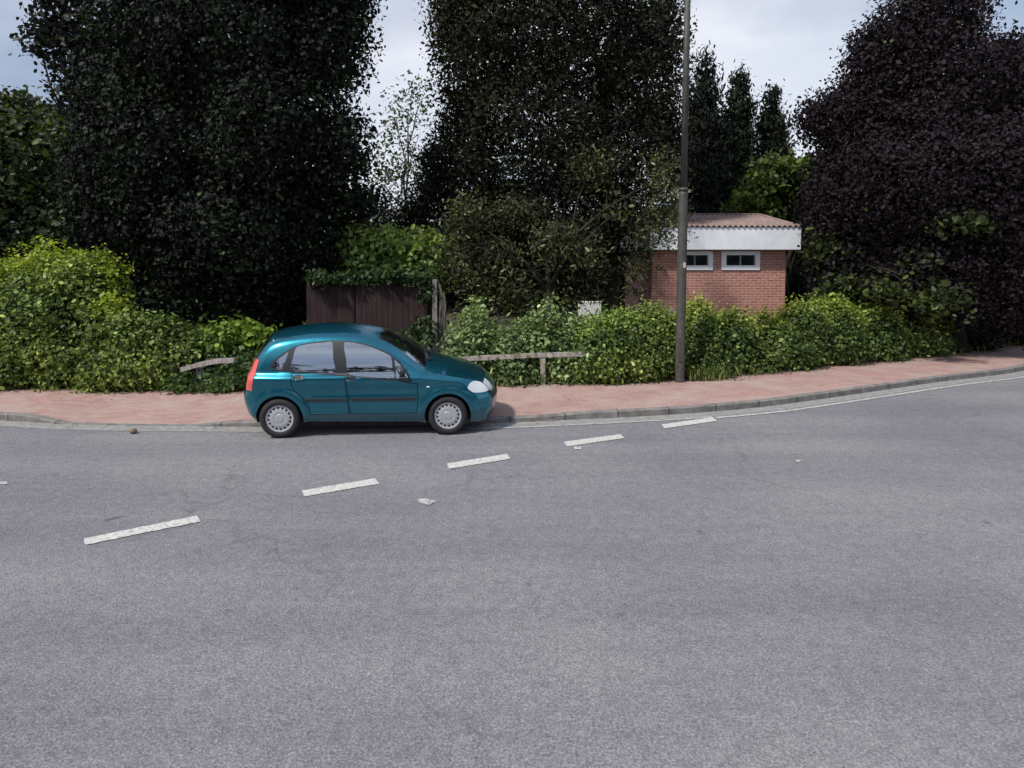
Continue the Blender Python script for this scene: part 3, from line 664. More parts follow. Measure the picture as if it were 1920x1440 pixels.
# ------------------------------------------------------------------ boarded fence, posts and rails
def boards(x0, x1, y, ztop, bw=.125, seed=0):
    m = MB(); r = random.Random(seed); x = x0
    while x < x1-.01:
        e = min(x+bw, x1); dz = r.uniform(-.015, .015); dy = r.uniform(0, .006)
        m.box((x, y+dy, .06), (e-.006, y+.022+dy, ztop+dz), .002); x = e
    return m
Yf = 15.2
fx = [P(u, 540, Yf)[0] for u in (582, 664, 668, 802)]
e = empty('board_fence', ((fx[0]+fx[3])/2, Yf, 0)); tag(e, 'dark purple brown close boarded fence above the roof of the teal car', 'fence')
zt = P(600, 538, Yf)[2]; ox = e.location.x
boards(fx[0]-ox, fx[1]-ox, 0, zt-.02, seed=1).build('board_panel', M['fencem'], e)
boards(fx[2]-ox, fx[3]-ox, -.05, zt+.02, seed=2).build('board_panel', M['fencem'], e)
for x in (fx[0]-ox-.06, fx[1]-ox+.0, fx[3]-ox+.05):
    MB().box((x-.05, -.03+.06, 0), (x+.05, .07+.06, zt+.05), .006).build('post', M['fencem'], e)
for z in (zt-.06,):
    MB().box((fx[0]-ox, -.02, z+.035), (fx[1]-ox, .05, z+.065), .003).build('capping', M['fencem'], e)
    MB().box((fx[2]-ox, -.07, z+.085), (fx[3]-ox, .0, z+.112), .003).build('capping', M['fencem'], e)
iv = [lobe(600, 520, 15.05, 26, 11, .16), lobe(650, 522, 15.1, 30, 9, .14), lobe(700, 519, 15.1, 30, 10, .16), lobe(755, 520, 15.1, 32, 10, .18), lobe(800, 540, 14.95, 14, 26, .16), lobe(796, 618, 14.95, 26, 22, .16), lobe(770, 640, 14.9, 40, 18, .18)]
bush('ivy', 'dark glossy ivy hanging over the top edge of the boarded fence', iv, 2000, [(.015, .03, .012), (.035, .06, .025), (.09, .13, .07)], .085, 69, 'ivy', clump=.07, rough=.3, core=.1)
x, y, z = P(815, 524, 14.9)
po = empty('wooden_post', (x, y, 0)); tag(po, 'pale weathered post with a rough ivy stem at the right end of the fence', 'post')
MB().box((-.055, -.05, 0), (.055, .05, z), .008).build('shaft', M['postm'], po)
mm = MB()
for k in range(5):
    r = random.Random(k); mm.tube([(.10+.05*k*.6+r.uniform(-.02, .02), .05*r.random(), zz) for zz in np.linspace(0, z-.1*k, 7)], [.035]*6+[.015], 7)
for v_ in range(len(mm.v)):
    a = mm.v[v_]; mm.v[v_] = (a[0]+.03*math.sin(a[2]*5), a[1]+.02*math.cos(a[2]*7), a[2])
mm.build('ivy_stem', M['barkg'], po)
def rail_fence(label, pts, posts, seed):
    a = Vector(pts[0]); e = empty('timber_rail', (a.x, a.y, 0)); tag(e, label, 'rail')
    m = MB(); n = 14; P0 = [Vector(p)-Vector((a.x, a.y, 0)) for p in pts]; r = random.Random(seed); c = []
    for i in range(len(P0)-1):
        for k in range(n): c.append(P0[i].lerp(P0[i+1], k/n))
    c.append(P0[-1]); prev = None; vs = []; fs = []
    for i, p in enumerate(c):
        w_ = .05+r.uniform(-.006, .006); h_ = .045+r.uniform(-.004, .006)
        vs += [(p.x, p.y-w_, p.z-h_), (p.x, p.y+w_, p.z-h_), (p.x, p.y+w_, p.z+h_*.9), (p.x, p.y-w_, p.z+h_)]
        if i:
            b_ = 4*(i-1)
            for k in range(4): fs.append((b_+k, b_+(k+1) % 4, b_+4+(k+1) % 4, b_+4+k))
    fs += [(3, 2, 1, 0), tuple(4*(len(c)-1)+k for k in range(4))]
    m.add(vs, fs); m.build('rail', M['rail'], e)
    for (px_, py_, pz_) in posts:
        q = Vector((px_, py_, 0))-Vector((a.x, a.y, 0))
        MB().box((q.x-.05, q.y-.045, 0), (q.x+.05, q.y+.045, pz_), .008).build('post', M['rail'], e)
rail_fence('grey weathered timber rail on a post between the car bonnet and the hedge', [P(800, 676, 12.75), P(1000, 666, 12.9), P(1112, 663, 13.05)],
           [(*P(1018, 670, 12.93)[:2], P(1018, 671, 12.93)[2]), (*P(850, 670, 12.8)[:2], P(850, 678, 12.8)[2])], 1)
rail_fence('short broken length of grey timber rail poking out of the shrubs left of the car', [P(340, 693, 12.36), P(375, 683, 12.38), P(405, 677, 12.4), P(440, 675, 12.43)], [(*P(374, 690, 12.48)[:2], P(374, 688, 12.48)[2])], 2)

# ------------------------------------------------------------------ street lamp post
x, y = G(1274, 716, .1)
lp = empty('lamp_post', (x, y, .09)); tag(lp, 'tall grey steel lamp post at the back of the pavement before the hedge', 'lamp post')
zc = P(1280, 365, y)[2]
lean = (P(1288, 60, y)[0]-x)/(P(1288, 60, y)[2]) 
def LP(z): return (lean*z, 0, z)
MB().tube([LP(0), LP(.05), LP(zc-.1), LP(zc)], [.108, .098, .092, .086], 24).build('base_column', M['pole'], lp)
MB().tube([LP(zc-.02), LP(zc+.03), LP(zc+.05)], [.10, .10, .075], 24).build('collar', M['pole'], lp)
MB().tube([LP(zc+.03), LP(9.2)], [.070, .055], 20).build('upper_column', M['pole'], lp)
t_ = LP(9.2)
MB().tube([t_, (t_[0], -.25, 9.45), (t_[0], -1.0, 9.6), (t_[0], -1.6, 9.62)], [.04, .035, .03, .03], 12).build('bracket_arm', M['pole'], lp)
MB().box((t_[0]-.12, -2.2, 9.55), (t_[0]+.12, -1.6, 9.70), .04).build('lamp_head', M['pole'], lp)
zs = P(1279, 505, y)[2]
MB().box((lean*zs-.0, -.103, zs-.06), (lean*zs+.05, -.090, zs+.05), .003).build('sticker', M['sticker'], lp)
MB().box((-.055, -.112, .45), (.055, -.085, .95), .006).build('access_door', M['pole'], lp)

# ------------------------------------------------------------------ brick shed
YS = 18.0
xl, xr = P(1222, 500, YS)[0], P(1473, 500, YS)[0]; DP = 4.2
zf0, zf1 = P(1400, 468, YS-.3)[2], P(1400, 426, YS-.3)[2]
ca, sa = xl, xr
sh = empty('brick_shed', ((xl+xr)/2, YS, 0)); tag(sh, 'small red brick building with a deep white fascia and two high windows behind the hedge', 'shed')
cx = sh.location.x; X0, X1 = xl-cx, xr-cx; zw = zf0+.08
wins = [(P(1277, 0, YS)[0]-cx, P(1343, 0, YS)[0]-cx), (P(1362, 0, YS)[0]-cx, P(1433, 0, YS)[0]-cx)]
wz0, wz1 = P(1400, 505, YS)[2], P(1400, 471, YS)[2]
# walls with real window openings
m = MB()
xs = [X0, wins[0][0], wins[0][1], wins[1][0], wins[1][1], X1]; T = .22
for i in range(5):
    if i in (1, 3):
        m.box((xs[i], 0, 0), (xs[i+1], T, wz0)); m.box((xs[i], 0, wz1), (xs[i+1], T, zw))
    else: m.box((xs[i], 0, 0), (xs[i+1], T, zw))
m.box((X0, T, 0), (X0+T, DP, zw)); m.box((X1-T, T, 0), (X1, DP, zw)); m.box((X0+T, DP-T, 0), (X1-T, DP, zw))
m.build('wall', M['brick'], sh)
for (a, b) in wins:
    fw = .11; m = MB()
    m.box((a-.02, -.035, wz0-.02), (b+.02, .06, wz0+fw), .006); m.box((a-.02, -.03, wz1-fw), (b+.02, .06, wz1+.0), .006)
    m.box((a-.02, -.032, wz0+fw), (a+fw, .06, wz1-fw), .004); m.box((b-fw, -.032, wz0+fw), (b+.02, .06, wz1-fw), .004)
    wf = m.build('window', M['wframe'], sh)
    mid = a+(b-a)*.5
    for q0, q1 in ((mid-.02, mid+.02), (a+fw, a+fw+.03), (b-fw-.03, b-fw)):
        MB().box((q0, .0, wz0+fw), (q1, .05, wz1-fw)).build('glazing_bar', M['postm'], wf)
    MB().box((a+fw, .052, wz0+fw), (b-fw, .058, wz1-fw)).build('pane', M['pane'], wf)
o_ = .30
m = MB(); m.box((X0-.12, -o_, zf0), (X1+.28, -o_+.05, zf1), .006)
m.box((X1+.23, -o_+.05, zf0), (X1+.28, DP+.3, zf1), .006); m.box((X0-.12, -o_+.05, zf0), (X0-.07, DP+.3, zf1), .006)
m.box((X0-.07, -o_+.05, zf0+.02), (X1+.23, 0-.002, zf0+.04)); m.box((X0-.12, DP+.3, zf0), (X1+.28, DP+.35, zf1), .006)
m.build('fascia', M['whitep'], sh)
# roof: corrugated hipped sheets
def corr(name, x0, x1, y0, z0, xr0, xr1, y1, z1):
    vs = []; fs = []; n = int((x1-x0)/.022)
    for i in range(n+1):
        f = i/n; xb = x0+(x1-x0)*f
        tt = 1.0
        if xb < xr0: tt = (xb-x0)/(xr0-x0)
        if xb > xr1: tt = (x1-xb)/(x1-xr1)
        wv = .03*math.sin(2*math.pi*xb/.15)
        for g in (0, 1):
            q = tt*g; vs.append((xb, y0+(y1-y0)*q, z0+(z1-z0)*q+wv+.03))
            vs.append((xb, y0+(y1-y0)*q, z0+(z1-z0)*q+wv+.018))
    for i in range(n):
        a = 4*i; fs += [(a, a+4, a+6, a+2), (a+1, a+3, a+7, a+5), (a, a+1, a+5, a+4)]
    return mesh_obj(name, vs, fs, M['roof'], sh, True)
zr = P(1400, 405, YS+2.1)[2]
rx0, rx1 = X0+1.0, P(1432, 0, YS+2.1)[0]-cx
corr('roof', X0-.1, X1+.24, -o_-.04, zf1, rx0, rx1, 2.1, zr)
mesh_obj('roof', [(X1+.24, -o_, zf1+.03), (X1+.24, DP+.3, zf1+.03), (rx1, 2.1, zr+.03)], [(0, 1, 2)], M['roof'], sh)
mesh_obj('roof', [(X0-.1, -o_, zf1+.03), (rx0, 2.1, zr+.03), (X0-.1, DP+.3, zf1+.03)], [(0, 1, 2)], M['roof'], sh)
mesh_obj('roof', [(X0-.1, DP+.3, zf1+.03), (rx0, 2.1, zr+.03), (rx1, 2.1, zr+.03), (X1+.24, DP+.3, zf1+.03)], [(0, 1, 2, 3)], M['roof'], sh)
MB().tube([(rx0, 2.1, zr+.05), (rx1, 2.1, zr+.05), (X1+.22, -o_+.02, zf1+.05)], .035, 8).build('ridge_capping', M['roof'], sh)
mesh_obj('soffit', [(X0-.1, -o_+.02, zf1-.01), (X1+.24, -o_+.02, zf1-.01), (X1+.24, DP+.3, zf1-.01), (X0-.1, DP+.3, zf1-.01)], [(0, 1, 2, 3)], M['whitep'], sh)

# white wall in the gap and the house far behind
x, y, z = P(1106, 563, 27)
gw = empty('garden_wall', (x, 27, 0)); tag(gw, 'white patch of rendered wall seen between the black trunk and the brambles', 'wall')
MB().box((-.48, 0, 0), (.48, .2, z-.12)).build('panel', M['render'], gw); MB().box((-.5, -.01, z-.118), (.5, .24, z-.05), .01).build('coping', M['render'], gw)
x, y, z = P(770, 398, 42)
hs_ = empty('house', (x, 42, 0)); tag(hs_, 'pale house whose eaves just show through the leaves left of the central evergreen', 'house')
MB().box((-3.2, .3, 0), (3.2, 6, z-.6)).build('wall', M['render'], hs_)
MB().box((-3.6, 0, z-.6), (3.6, .06, z-.3)).build('eaves_board', M['whitep'], hs_)
mesh_obj('roof', [(-3.7, -.1, z-.28), (3.7, -.1, z-.28), (3.7, 3.2, z+.45), (-3.7, 3.2, z+.45), (3.7, 6.4, z-.28), (-3.7, 6.4, z-.28)], [(0, 1, 2, 3), (3, 2, 4, 5)], M['slate'], hs_)
wf = MB().box((-1.2, .24, z-2.2), (.2, .32, z-1.1)).build('window', M['wframe'], hs_); MB().box((-1.1, .22, z-2.1), (.1, .238, z-1.2)).build('pane', M['pane'], wf)

# ------------------------------------------------------------------ small things on the ground
x, y = G(250, 813)
bm = bmesh.new(); bmesh.ops.create_icosphere(bm, subdivisions=3, radius=.05)
for v in bm.verts: v.co *= 1+.12*math.sin(9*v.co.x*20)*.3+random.uniform(-.03, .03); v.co.z *= .85
st = MB().bm(bm, True).build('stone', M['stone']); st.location = (x, y, .04); tag(st, 'small round brown stone lying on the road by the dropped kerb', 'stone')
def scatter(name, label, cat, pts, size, mat, cols, flat=True, seed=0, up=False):
    p = np.array(pts, float); n = len(p); r = np.random.default_rng(seed)
    nr = np.tile([0, 0, 1.0], (n, 1)) if flat else np.stack([r.normal(0, 1, n), r.normal(0, 1, n), r.normal(0, .2, n)], 1)
    s = size*np.exp(r.normal(0, .3, n))
    o = leaves(name, p, nr, s, palette(p, cols, seed, 2, .3), mat, None, seed=seed, spread=.25 if flat else .3, droop=0 if flat else -3.0, aspect=.6 if flat else .12)
    tag(o, label, cat, kind='stuff'); return o
r = random.Random(3); pts = []
for i in range(5200):
    k = r.randrange(len(back_line)); b = back_line[k]
    if not -11 < b.x < 17: continue
    f = abs(r.gauss(0, .22))*(2.2 if b.x < -6.3 and r.random() < .5 else 1)
    pts.append((b.x+r.uniform(-.2, .2), b.y-f+.15, .11))
scatter('leaf_litter', 'dry brown leaves and crumbs lying along the foot of the hedges', 'litter', pts, .035, M['leafd'], [(.10, .06, .03), (.20, .13, .06), (.32, .22, .11)], seed=71)
pts = []
for i in range(5200):
    k = r.randrange(len(back_line)); b = back_line[k]
    if not -11 < b.x < 17: continue
    if b.x < 3.3 and r.random() < .55: continue
    pts.append((b.x+r.uniform(-.15, .15), b.y+r.uniform(-.06, .35), .14+r.random()*.10))
for i in range(500): pts.append((lp.location.x+.2+abs(r.gauss(0, .45)), lp.location.y+.15+r.uniform(-.15, .2), .14+r.random()*.18))
scatter('grass', 'tufts of grass along the back edge of the pavement', 'grass', pts, .17, M['leaf'], [(.06, .10, .02), (.12, .16, .04), (.24, .24, .09)], flat=False, seed=72)
pts = []
for i in range(1500):
    k = r.randrange(len(kerb_line)); b = kerb_line[k]
    if not -8 < b.x < 12: continue
    if b.x > 1 and r.random() < .6: continue
    pts.append((b.x+r.uniform(-.2, .2), b.y-abs(r.gauss(0, .10))-.01, .012+r.random()*.01))
scatter('gutter_debris', 'grit and dead leaves gathered in the gutter along the kerb', 'debris', pts, .028, M['leafd'], [(.07, .06, .05), (.14, .11, .07), (.22, .18, .11)], seed=73)

# ------------------------------------------------------------------ the car (local: x from the tail forward, y to its left, z up)
# shoulder line of the car body in side view: x, z, crown of the surface between the two sides, panel
PROF = [(.21, .24, .07, 'bumper'), (.13, .32, .09, 'bumper'), (.08, .45, .10, 'bumper'), (.055, .60, .11, 'bumper'), (.09, .70, .09, 'tailgate'), (.13, .90, .10, 'tailgate'),
        (.20, 1.08, .11, 'rear_window'), (.32, 1.26, .11, 'rear_window'), (.44, 1.375, .11, 'roof'), (.62, 1.435, .105, 'roof'), (.98, 1.487, .10, 'roof'), (1.36, 1.497, .10, 'roof'),
        (1.73, 1.465, .105, 'roof'), (2.01, 1.397, .12, 'windscreen'), (2.20, 1.315, .135, 'windscreen'), (2.38, 1.20, .15, 'windscreen'), (2.56, 1.065, .155, 'windscreen'), (2.72, .97, .155, 'bonnet'),
        (2.86, .93, .14, 'bonnet'), (3.18, .868, .12, 'bonnet'), (3.42, .805, .10, 'bonnet'), (3.60, .725, .09, 'bumper'), (3.70, .62, .09, 'bumper'), (3.74, .50, .10, 'bumper'), (3.75, .36, .10, 'bumper'), (3.70, .19, .08, 'bumper')]
prof = interp([(a, b, c) for a, b, c, _ in PROF], .028)
pan = []
for q in prof:
    pan.append(q)
keys = [Vector((a, b)) for a, b, _, _ in PROF]
# panel name per sample: walk along
names = []; ki = 0; acc = 0
for i, q in enumerate(prof):
    while ki+1 < len(PROF) and (Vector(q[:2])-keys[ki+1]).length < 1e-5: ki += 1
    names.append(PROF[ki][3])
PR2 = np.array([[q[0], q[1]] for q in prof])
def dist_prof(x, z):
    a = PR2[:-1]; b = PR2[1:]; p = np.array([x, z]); ab = b-a
    t = np.clip(((p-a)*ab).sum(1)/(ab*ab).sum(1), 0, 1); c = a+ab*t[:, None]
    return float(np.sqrt(((p-c)**2).sum(1)).min())
def ss(a, b, t):
    t = min(1, max(0, (t-a)/(b-a))); return t*t*(3-2*t)
AR, WR = .345, .292
AX = (.61, 3.07)
def YS_(x, z, arch=True):
    y = .805+.012*math.sin(math.pi*min(1, max(0, x/3.85)))
    y -= .075*ss(3.0, 3.85, x)**1.3+.06*ss(.75, 0, x)
    if z > .93: y -= (z-.93)*.19+(z-.93)**2*.40
    y -= .058*ss(.885, .955, z)
    if z < .93: y += .018*math.exp(-((z-.83)/.07)**2)           # shoulder swell
    y -= .020*math.exp(-((z-.66)/.09)**2)*ss(.9, 1.2, x)*(1-ss(2.5, 2.8, x))
    y -= .05*ss(.40, .22, z)*(ss(.9, 1.0, x)*(1-ss(2.65, 2.75, x)))+.03*ss(.34, .20, z)
    y += .022*math.exp(-((z-.335)/.022)**2)*ss(.95, 1.0, x)*(1-ss(2.66, 2.71, x))   # sill edge
    if arch:
        for ax in AX:
            r = math.hypot(x-ax, (z-.29)); f = 1-ss(AR+.045, AR+.14, r); y += .026*f*ss(.1, .3, z)
    d = dist_prof(x, z); rr = .10+.22*ss(3.2, 3.6, x)+.09*ss(.45, .1, x)*(1-ss(1.0, 1.3, z))
    if .9 < z and x > 2.65: rr += .05*ss(2.65, 3.0, x)
    if d < rr:
        u = (1-d/rr)*.906; y -= rr*(1-math.sqrt(1-u*u))
    return y
def nrm_s(x, z, s):
    e = .004; a = (YS_(x+e, z)-YS_(x-e, z))/(2*e); b = (YS_(x, z+e)-YS_(x, z-e))/(2*e)
    return Vector((-a*s, 1.0*s, -b*s)).normalized() if False else Vector((-a, 1.0, -b)).normalized()
def c2(zx, zy, ins=.22):       # side-view point read off the photograph, corrected for how far it is set in
    k = 1+ins/9.4; return (3.99+(zx-1851)/443.5*k, 2.6-(2.6-((860-15*(zx-352)/1091)-zy)/443.5)*k)
def rot2(p): return p
def dens(loop, step=.03, close=True):
    o = []; n = len(loop)
    for i in range(n if close else n-1):
        a = Vector(loop[i]); b = Vector(loop[(i+1) % n]); k = max(1, int((b-a).length/step))
        for j in range(k): o.append(tuple(a.lerp(b, j/k)))
    if not close: o.append(tuple(loop[-1]))
    return o
def smooth_loop(pts, step=.03):
    n = len(pts); o = []
    for i in range(n):
        p0, p1, p2, p3 = (Vector(pts[(i+k) % n]) for k in (-1, 0, 1, 2)); L_ = (p2-p1).length; k = max(1, int(L_/step))
        for j in range(k):
            t = j/k; m1 = (p2-p0)*.35; m2 = (p3-p1)*.35; t2 = t*t; t3 = t2*t
            o.append(tuple(p1*(2*t3-3*t2+1)+m1*(t3-2*t2+t)+p2*(-2*t3+3*t2)+m2*(t3-t2)))
    return o
# outline of one side
def arc(ax, a0, a1, r, n=26, cz=.29): return [(ax+r*math.cos(R(a0+(a1-a0)*i/n)), cz+r*math.sin(R(a0+(a1-a0)*i/n))) for i in range(n+1)]
bot_front = [(3.60, .165), (3.50, .17)]
aF = arc(AX[1], -18, 198, AR); aR = arc(AX[0], -12, 190, AR)
sill = [(2.66, .19), (2.0, .205), (1.3, .215), (1.02, .225)]
outline = [tuple(p) for p in PR2.tolist()]+dens(bot_front, .05, False)+aF+dens(sill, .05, False)+aR+[(.245, .235)]
# window outlines
dlo_top = [c2(390, 305), c2(460, 262), c2(540, 236), c2(640, 222), c2(720, 219), c2(800, 221), c2(900, 232), c2(1000, 262), c2(1080, 298), c2(1145, 345), c2(1200, 415)]
dlo = dens([c2(318, 385)]+[c2(340, 345)]+dlo_top+[c2(1226, 468), c2(1000, 452), c2(740, 425), c2(460, 415), c2(390, 413)], .03)
def clipx(a, b):    # part of the glass band between two slanted lines, given as bottom and top x in picture units
    return a, b
quarter = dens([c2(335, 384), c2(352, 350), c2(400, 310), c2(437, 284), c2(405, 402), c2(388, 402)], .025)
rglass = smooth_loop([c2(456, 404), c2(463, 330), c2(482, 258), c2(560, 238), c2(640, 230), c2(706, 228), c2(720, 330), c2(733, 412), c2(600, 408)], .03)
fglass = smooth_loop([c2(822, 420), c2(800, 330), c2(782, 229), c2(860, 233), c2(950, 254), c2(1010, 276), c2(1084, 312), c2(1098, 380), c2(1108, 448), c2(960, 436)], .03)
tri = dens([c2(1124, 448), c2(1108, 330), c2(1150, 368), c2(1196, 430), c2(1208, 456)], .025)
def shift(l, dx, dz): return [(a+dx, b+dz) for a, b in l]
X = lambda zx, zy, i=.02: c2(zx, zy, i)
beltF = c2(1226, 470, .2); beltM = c2(770, 428, .2); beltR = c2(405, 416, .2)
fd = [ (beltM[0]+.015, beltM[1]-.0), (beltF[0]+.0, beltF[1]-.01), (2.66, .80), (2.67, .50), (2.63, .345), (1.645, .345), (1.60, .70)]
fd = [(1.578, beltM[1]-.006), (2.0, beltM[1]-.016), (2.56, beltF[1]-.018), (2.625, .80), (2.64, .55), (2.61, .345), (1.64, .345), (1.60, .60)]
rd = [(.79, beltR[1]-.01), (1.10, beltR[1]-.012), (1.566, beltM[1]-.006), (1.588, .60), (1.628, .345), (1.06, .345), (1.02, .48), (.93, .60), (.845, .68), (.79, .80)]
def inset(l, d):
    c = []; n = len(l); ar = sum(l[i][0]*l[(i+1) % n][1]-l[(i+1) % n][0]*l[i][1] for i in range(n)); sg = 1 if ar > 0 else -1
    for i in range(n):
        a, b, e = Vector(l[i-1]), Vector(l[i]), Vector(l[(i+1) % n]); t1 = (b-a).normalized(); t2 = (e-b).normalized()
        n1 = Vector((-t1.y, t1.x))*sg; n2 = Vector((-t2.y, t2.x))*sg; m_ = (n1+n2); m_ = m_.normalized()*d/max(.4, m_.normalized().dot(n1)); c.append(tuple(b+m_))
    return c
fdo, rdo = dens(fd, .03), dens(rd, .03); fdi, rdi = dens(inset(fd, .010), .03), dens(inset(rd, .010), .03)
tl = dens([(.075, .70), (.215, .70), (.235, .80), (.262, .98), (.30, 1.14), (.24, 1.16)], .025)   # clipped by the outline below
# lamps are taken as regions of the side inside these outlines
tl = [(.02, .705), (.215, .70), (.235, .82), (.262, .98), (.298, 1.13), (.20, 1.16)]
tl = dens(tl, .025)
hlp = smooth_loop([(3.36, .705), (3.40, .765), (3.47, .775), (3.56, .745), (3.68, .70), (3.73, .64), (3.66, .612), (3.56, .61), (3.44, .63)], .03)
arch_gap = None
loops = {'dlo': dlo, 'quarter': quarter, 'rglass': rglass, 'fglass': fglass, 'tri': tri, 'fdo': fdo, 'fdi': fdi, 'rdo': rdo, 'rdi': rdi, 'tl': tl, 'hl': hlp}
bump_split = dens([(3.36, .56), (3.50, .585), (3.72, .575)], .03, False)
bump_splitR = dens([(.075, .655), (.16, .66), (.30, .625)], .03, False)
def inpoly(x, z, l):
    c = False; n = len(l); j = n-1
    for i in range(n):
        if (l[i][1] > z) != (l[j][1] > z) and x < (l[j][0]-l[i][0])*(z-l[i][1])/(l[j][1]-l[i][1])+l[i][0]: c = not c
        j = i
    return c
pts2 = []; eds = []
def addloop(l, close=True):
    b = len(pts2); pts2.extend([Vector(p) for p in l]); n = len(l)
    for i in range(n if close else n-1): eds.append((b+i, b+(i+1) % n))
addloop(outline)
for l in loops.values(): addloop(l)
addloop(dens([(1.62, .545), (2.62, .535)], .03, False), False)
segs = np.array([[*pts2[a], *pts2[b]] for a, b in eds])
def near(x, z):
    a = segs[:, :2]; b = segs[:, 2:]; p = np.array([x, z]); ab = b-a
    t = np.clip(((p-a)*ab).sum(1)/np.maximum(1e-12, (ab*ab).sum(1)), 0, 1); c = a+ab*t[:, None]
    return float(np.sqrt(((p-c)**2).sum(1)).min())
gx = .03
for j in range(60):
    for i in range(130):
        x = i*gx+(j % 2)*gx/2; z = .15+j*gx*.87
        if inpoly(x, z, outline) and near(x, z) > .013: pts2.append(Vector((x, z)))
ov, oe, of, _, _, _ = delaunay_2d_cdt(pts2, eds, [], 0, 1e-5)
def region(x, z):
    if not inpoly(x, z, outline): return None
    for k, nme in (('quarter', 'quarter'), ('rglass', 'rglass'), ('fglass', 'fglass'), ('tri', 'tri')):
        if inpoly(x, z, loops[k]): return nme
    if inpoly(x, z, dlo): return 'pillar'
    if inpoly(x, z, fdi): return 'fdoor'
    if inpoly(x, z, rdi): return 'rdoor'
    if inpoly(x, z, fdo) or inpoly(x, z, rdo): return 'seam'
    if inpoly(x, z, tl): return 'tail'
    if inpoly(x, z, hlp): return 'head'
    return 'body'
reg = {}
for f in of:
    x = sum(ov[i][0] for i in f)/3; z = sum(ov[i][1] for i in f)/3; r_g = region(x, z)
    if r_g: reg.setdefault(r_g, []).append(f)
YV = [YS_(p[0], p[1]) for p in ov]; NV = [nrm_s(p[0], p[1], 1) for p in ov]
CX, CY0 = 1.84, .0
def side(nme, name, mat, parent, s, off=0.0, thick=0.0):
    fs = reg[nme] if isinstance(nme, str) else sum((reg[k] for k in nme), [])
    idx = {}; vs = []; ns = []
    for f in fs:
        for i in f:
            if i not in idx:
                idx[i] = len(vs); p = ov[i]; n = NV[i]
                vs.append((p[0]-CX+n.x*off, s*(YV[i]+n.y*off), p[1]+n.z*off)); ns.append((n.x, n.y*s, n.z))
    ff = [tuple(idx[i] for i in (f if s < 0 else f[::-1])) for f in fs]
    me = bpy.data.meshes.new(name); me.from_pydata(vs, [], ff); me.update(); me.materials.append(mat)
    # keep winding outward
    me.polygons.foreach_set('use_smooth', [True]*len(ff))
    fl = [p for p in me.polygons[:50]]
    if sum(1 if p.normal.y*s < 0 else -1 for p in fl) > 0: me.flip_normals()
    if not thick: me.normals_split_custom_set_from_vertices(ns)
    o = bpy.data.objects.new(name, me); COL.objects.link(o); o.parent = parent
    if thick:
        md = o.modifiers.new('thick', 'SOLIDIFY'); md.thickness = thick; md.offset = -1
    return o
# band between the sides
NT = 17
edgeY = [YS_(p[0], p[1]) for p in PR2]
bandv = []
for i, q in enumerate(prof):
    a = PR2[max(0, i-1)]; b = PR2[min(len(PR2)-1, i+1)]; t = Vector((b-a)).normalized(); n = Vector((-t.y, t.x))
    row = []
    for k in range(NT):
        tt = -1+2*k/(NT-1); tt = math.sin(tt*math.pi/2)*.35+tt*.65; cr = q[2]*(1-tt*tt); row.append((q[0]+n.x*cr-CX, tt*edgeY[i], q[1]+n.y*cr))
    bandv.append(row)
def band(sel, name, mat, parent, off=0):
    idx = {}; vs = []; fs = []
    for i in range(len(prof)-1):
        for k in range(NT-1):
            if not sel(i, k): continue
            f = []
            for (a, b) in ((i, k), (i, k+1), (i+1, k+1), (i+1, k)):
                if (a, b) not in idx: idx[(a, b)] = len(vs); vs.append(bandv[a][b])
                f.append(idx[(a, b)])
            fs.append(f)
    o = mesh_obj(name, vs, fs, mat, parent, True)
    bm = bmesh.new(); bm.from_mesh(o.data)
    c = sum((f.normal.dot(f.calc_center_median()-Vector((0, 0, .7))) for f in bm.faces))
    if c < 0: bmesh.ops.reverse_faces(bm, faces=bm.faces)
    bm.to_mesh(o.data); bm.free()
    if off:
        for v in o.data.vertices: v.co += v.normal*off
    return o
wr = G(523, 822); wf_ = G(842, 815.5)
yaw = math.atan2(wf_[1]-wr[1], wf_[0]-wr[0])
mid = ((wr[0]+wf_[0])/2, (wr[1]+wf_[1])/2)
TRK = .735
off_y = TRK+.075
roll = math.asin(.055/1.47)
car = empty('car')
# origin on the road under the near wheels' line, turned with the kerb; it leans with its far wheels up on the pavement
Mx = Matrix.Translation((mid[0], mid[1], .004)) @ Matrix.Rotation(yaw, 4, 'Z') @ Matrix.Rotation(roll, 4, 'X') @ Matrix.Translation((0, off_y, 0))
car.matrix_world = Mx
tag(car, 'teal blue five door hatchback parked with two wheels on the pavement', 'car')
body = side(('body',), 'body', M['paint'], car, -1)
bd2 = side(('body',), 'body', M['paint'], car, 1)
def join(objs, name):
    bm = bmesh.new(); ns = []
    me = bpy.data.meshes.new(name); V = []; Fc = []; 
    for o in objs:
        b = len(V); V += [v.co[:] for v in o.data.vertices]; Fc += [tuple(i+b for i in p.vertices) for p in o.data.polygons]
    me.from_pydata(V, [], Fc); me.update(); me.polygons.foreach_set('use_smooth', [True]*len(Fc)); me.materials.append(objs[0].data.materials[0])
    bm.from_mesh(me); bmesh.ops.remove_doubles(bm, verts=bm.verts, dist=.0008); bm.to_mesh(me); bm.free()
    o = bpy.data.objects.new(name, me); COL.objects.link(o); o.parent = objs[0].parent
    for q in objs:
        m_ = q.data; bpy.data.objects.remove(q); bpy.data.meshes.remove(m_)
    return o
iz = lambda i: PR2[i][1]
front_i = lambda i: PR2[i][0] > 3.0
def is_glass(i, k): return names[i] == 'windscreen' and 1 <= k <= NT-3+0
def is_rg(i, k): return names[i] == 'rear_window' and 2 <= k <= NT-4
def is_tail(i, k): return PR2[i][0] < .3 and .70 <= iz(i) < 1.12 and (k < 2 or k > NT-4)
def is_head(i, k): return front_i(i) and .62 <= iz(i) < .735 and (k < 3 or k > NT-5)
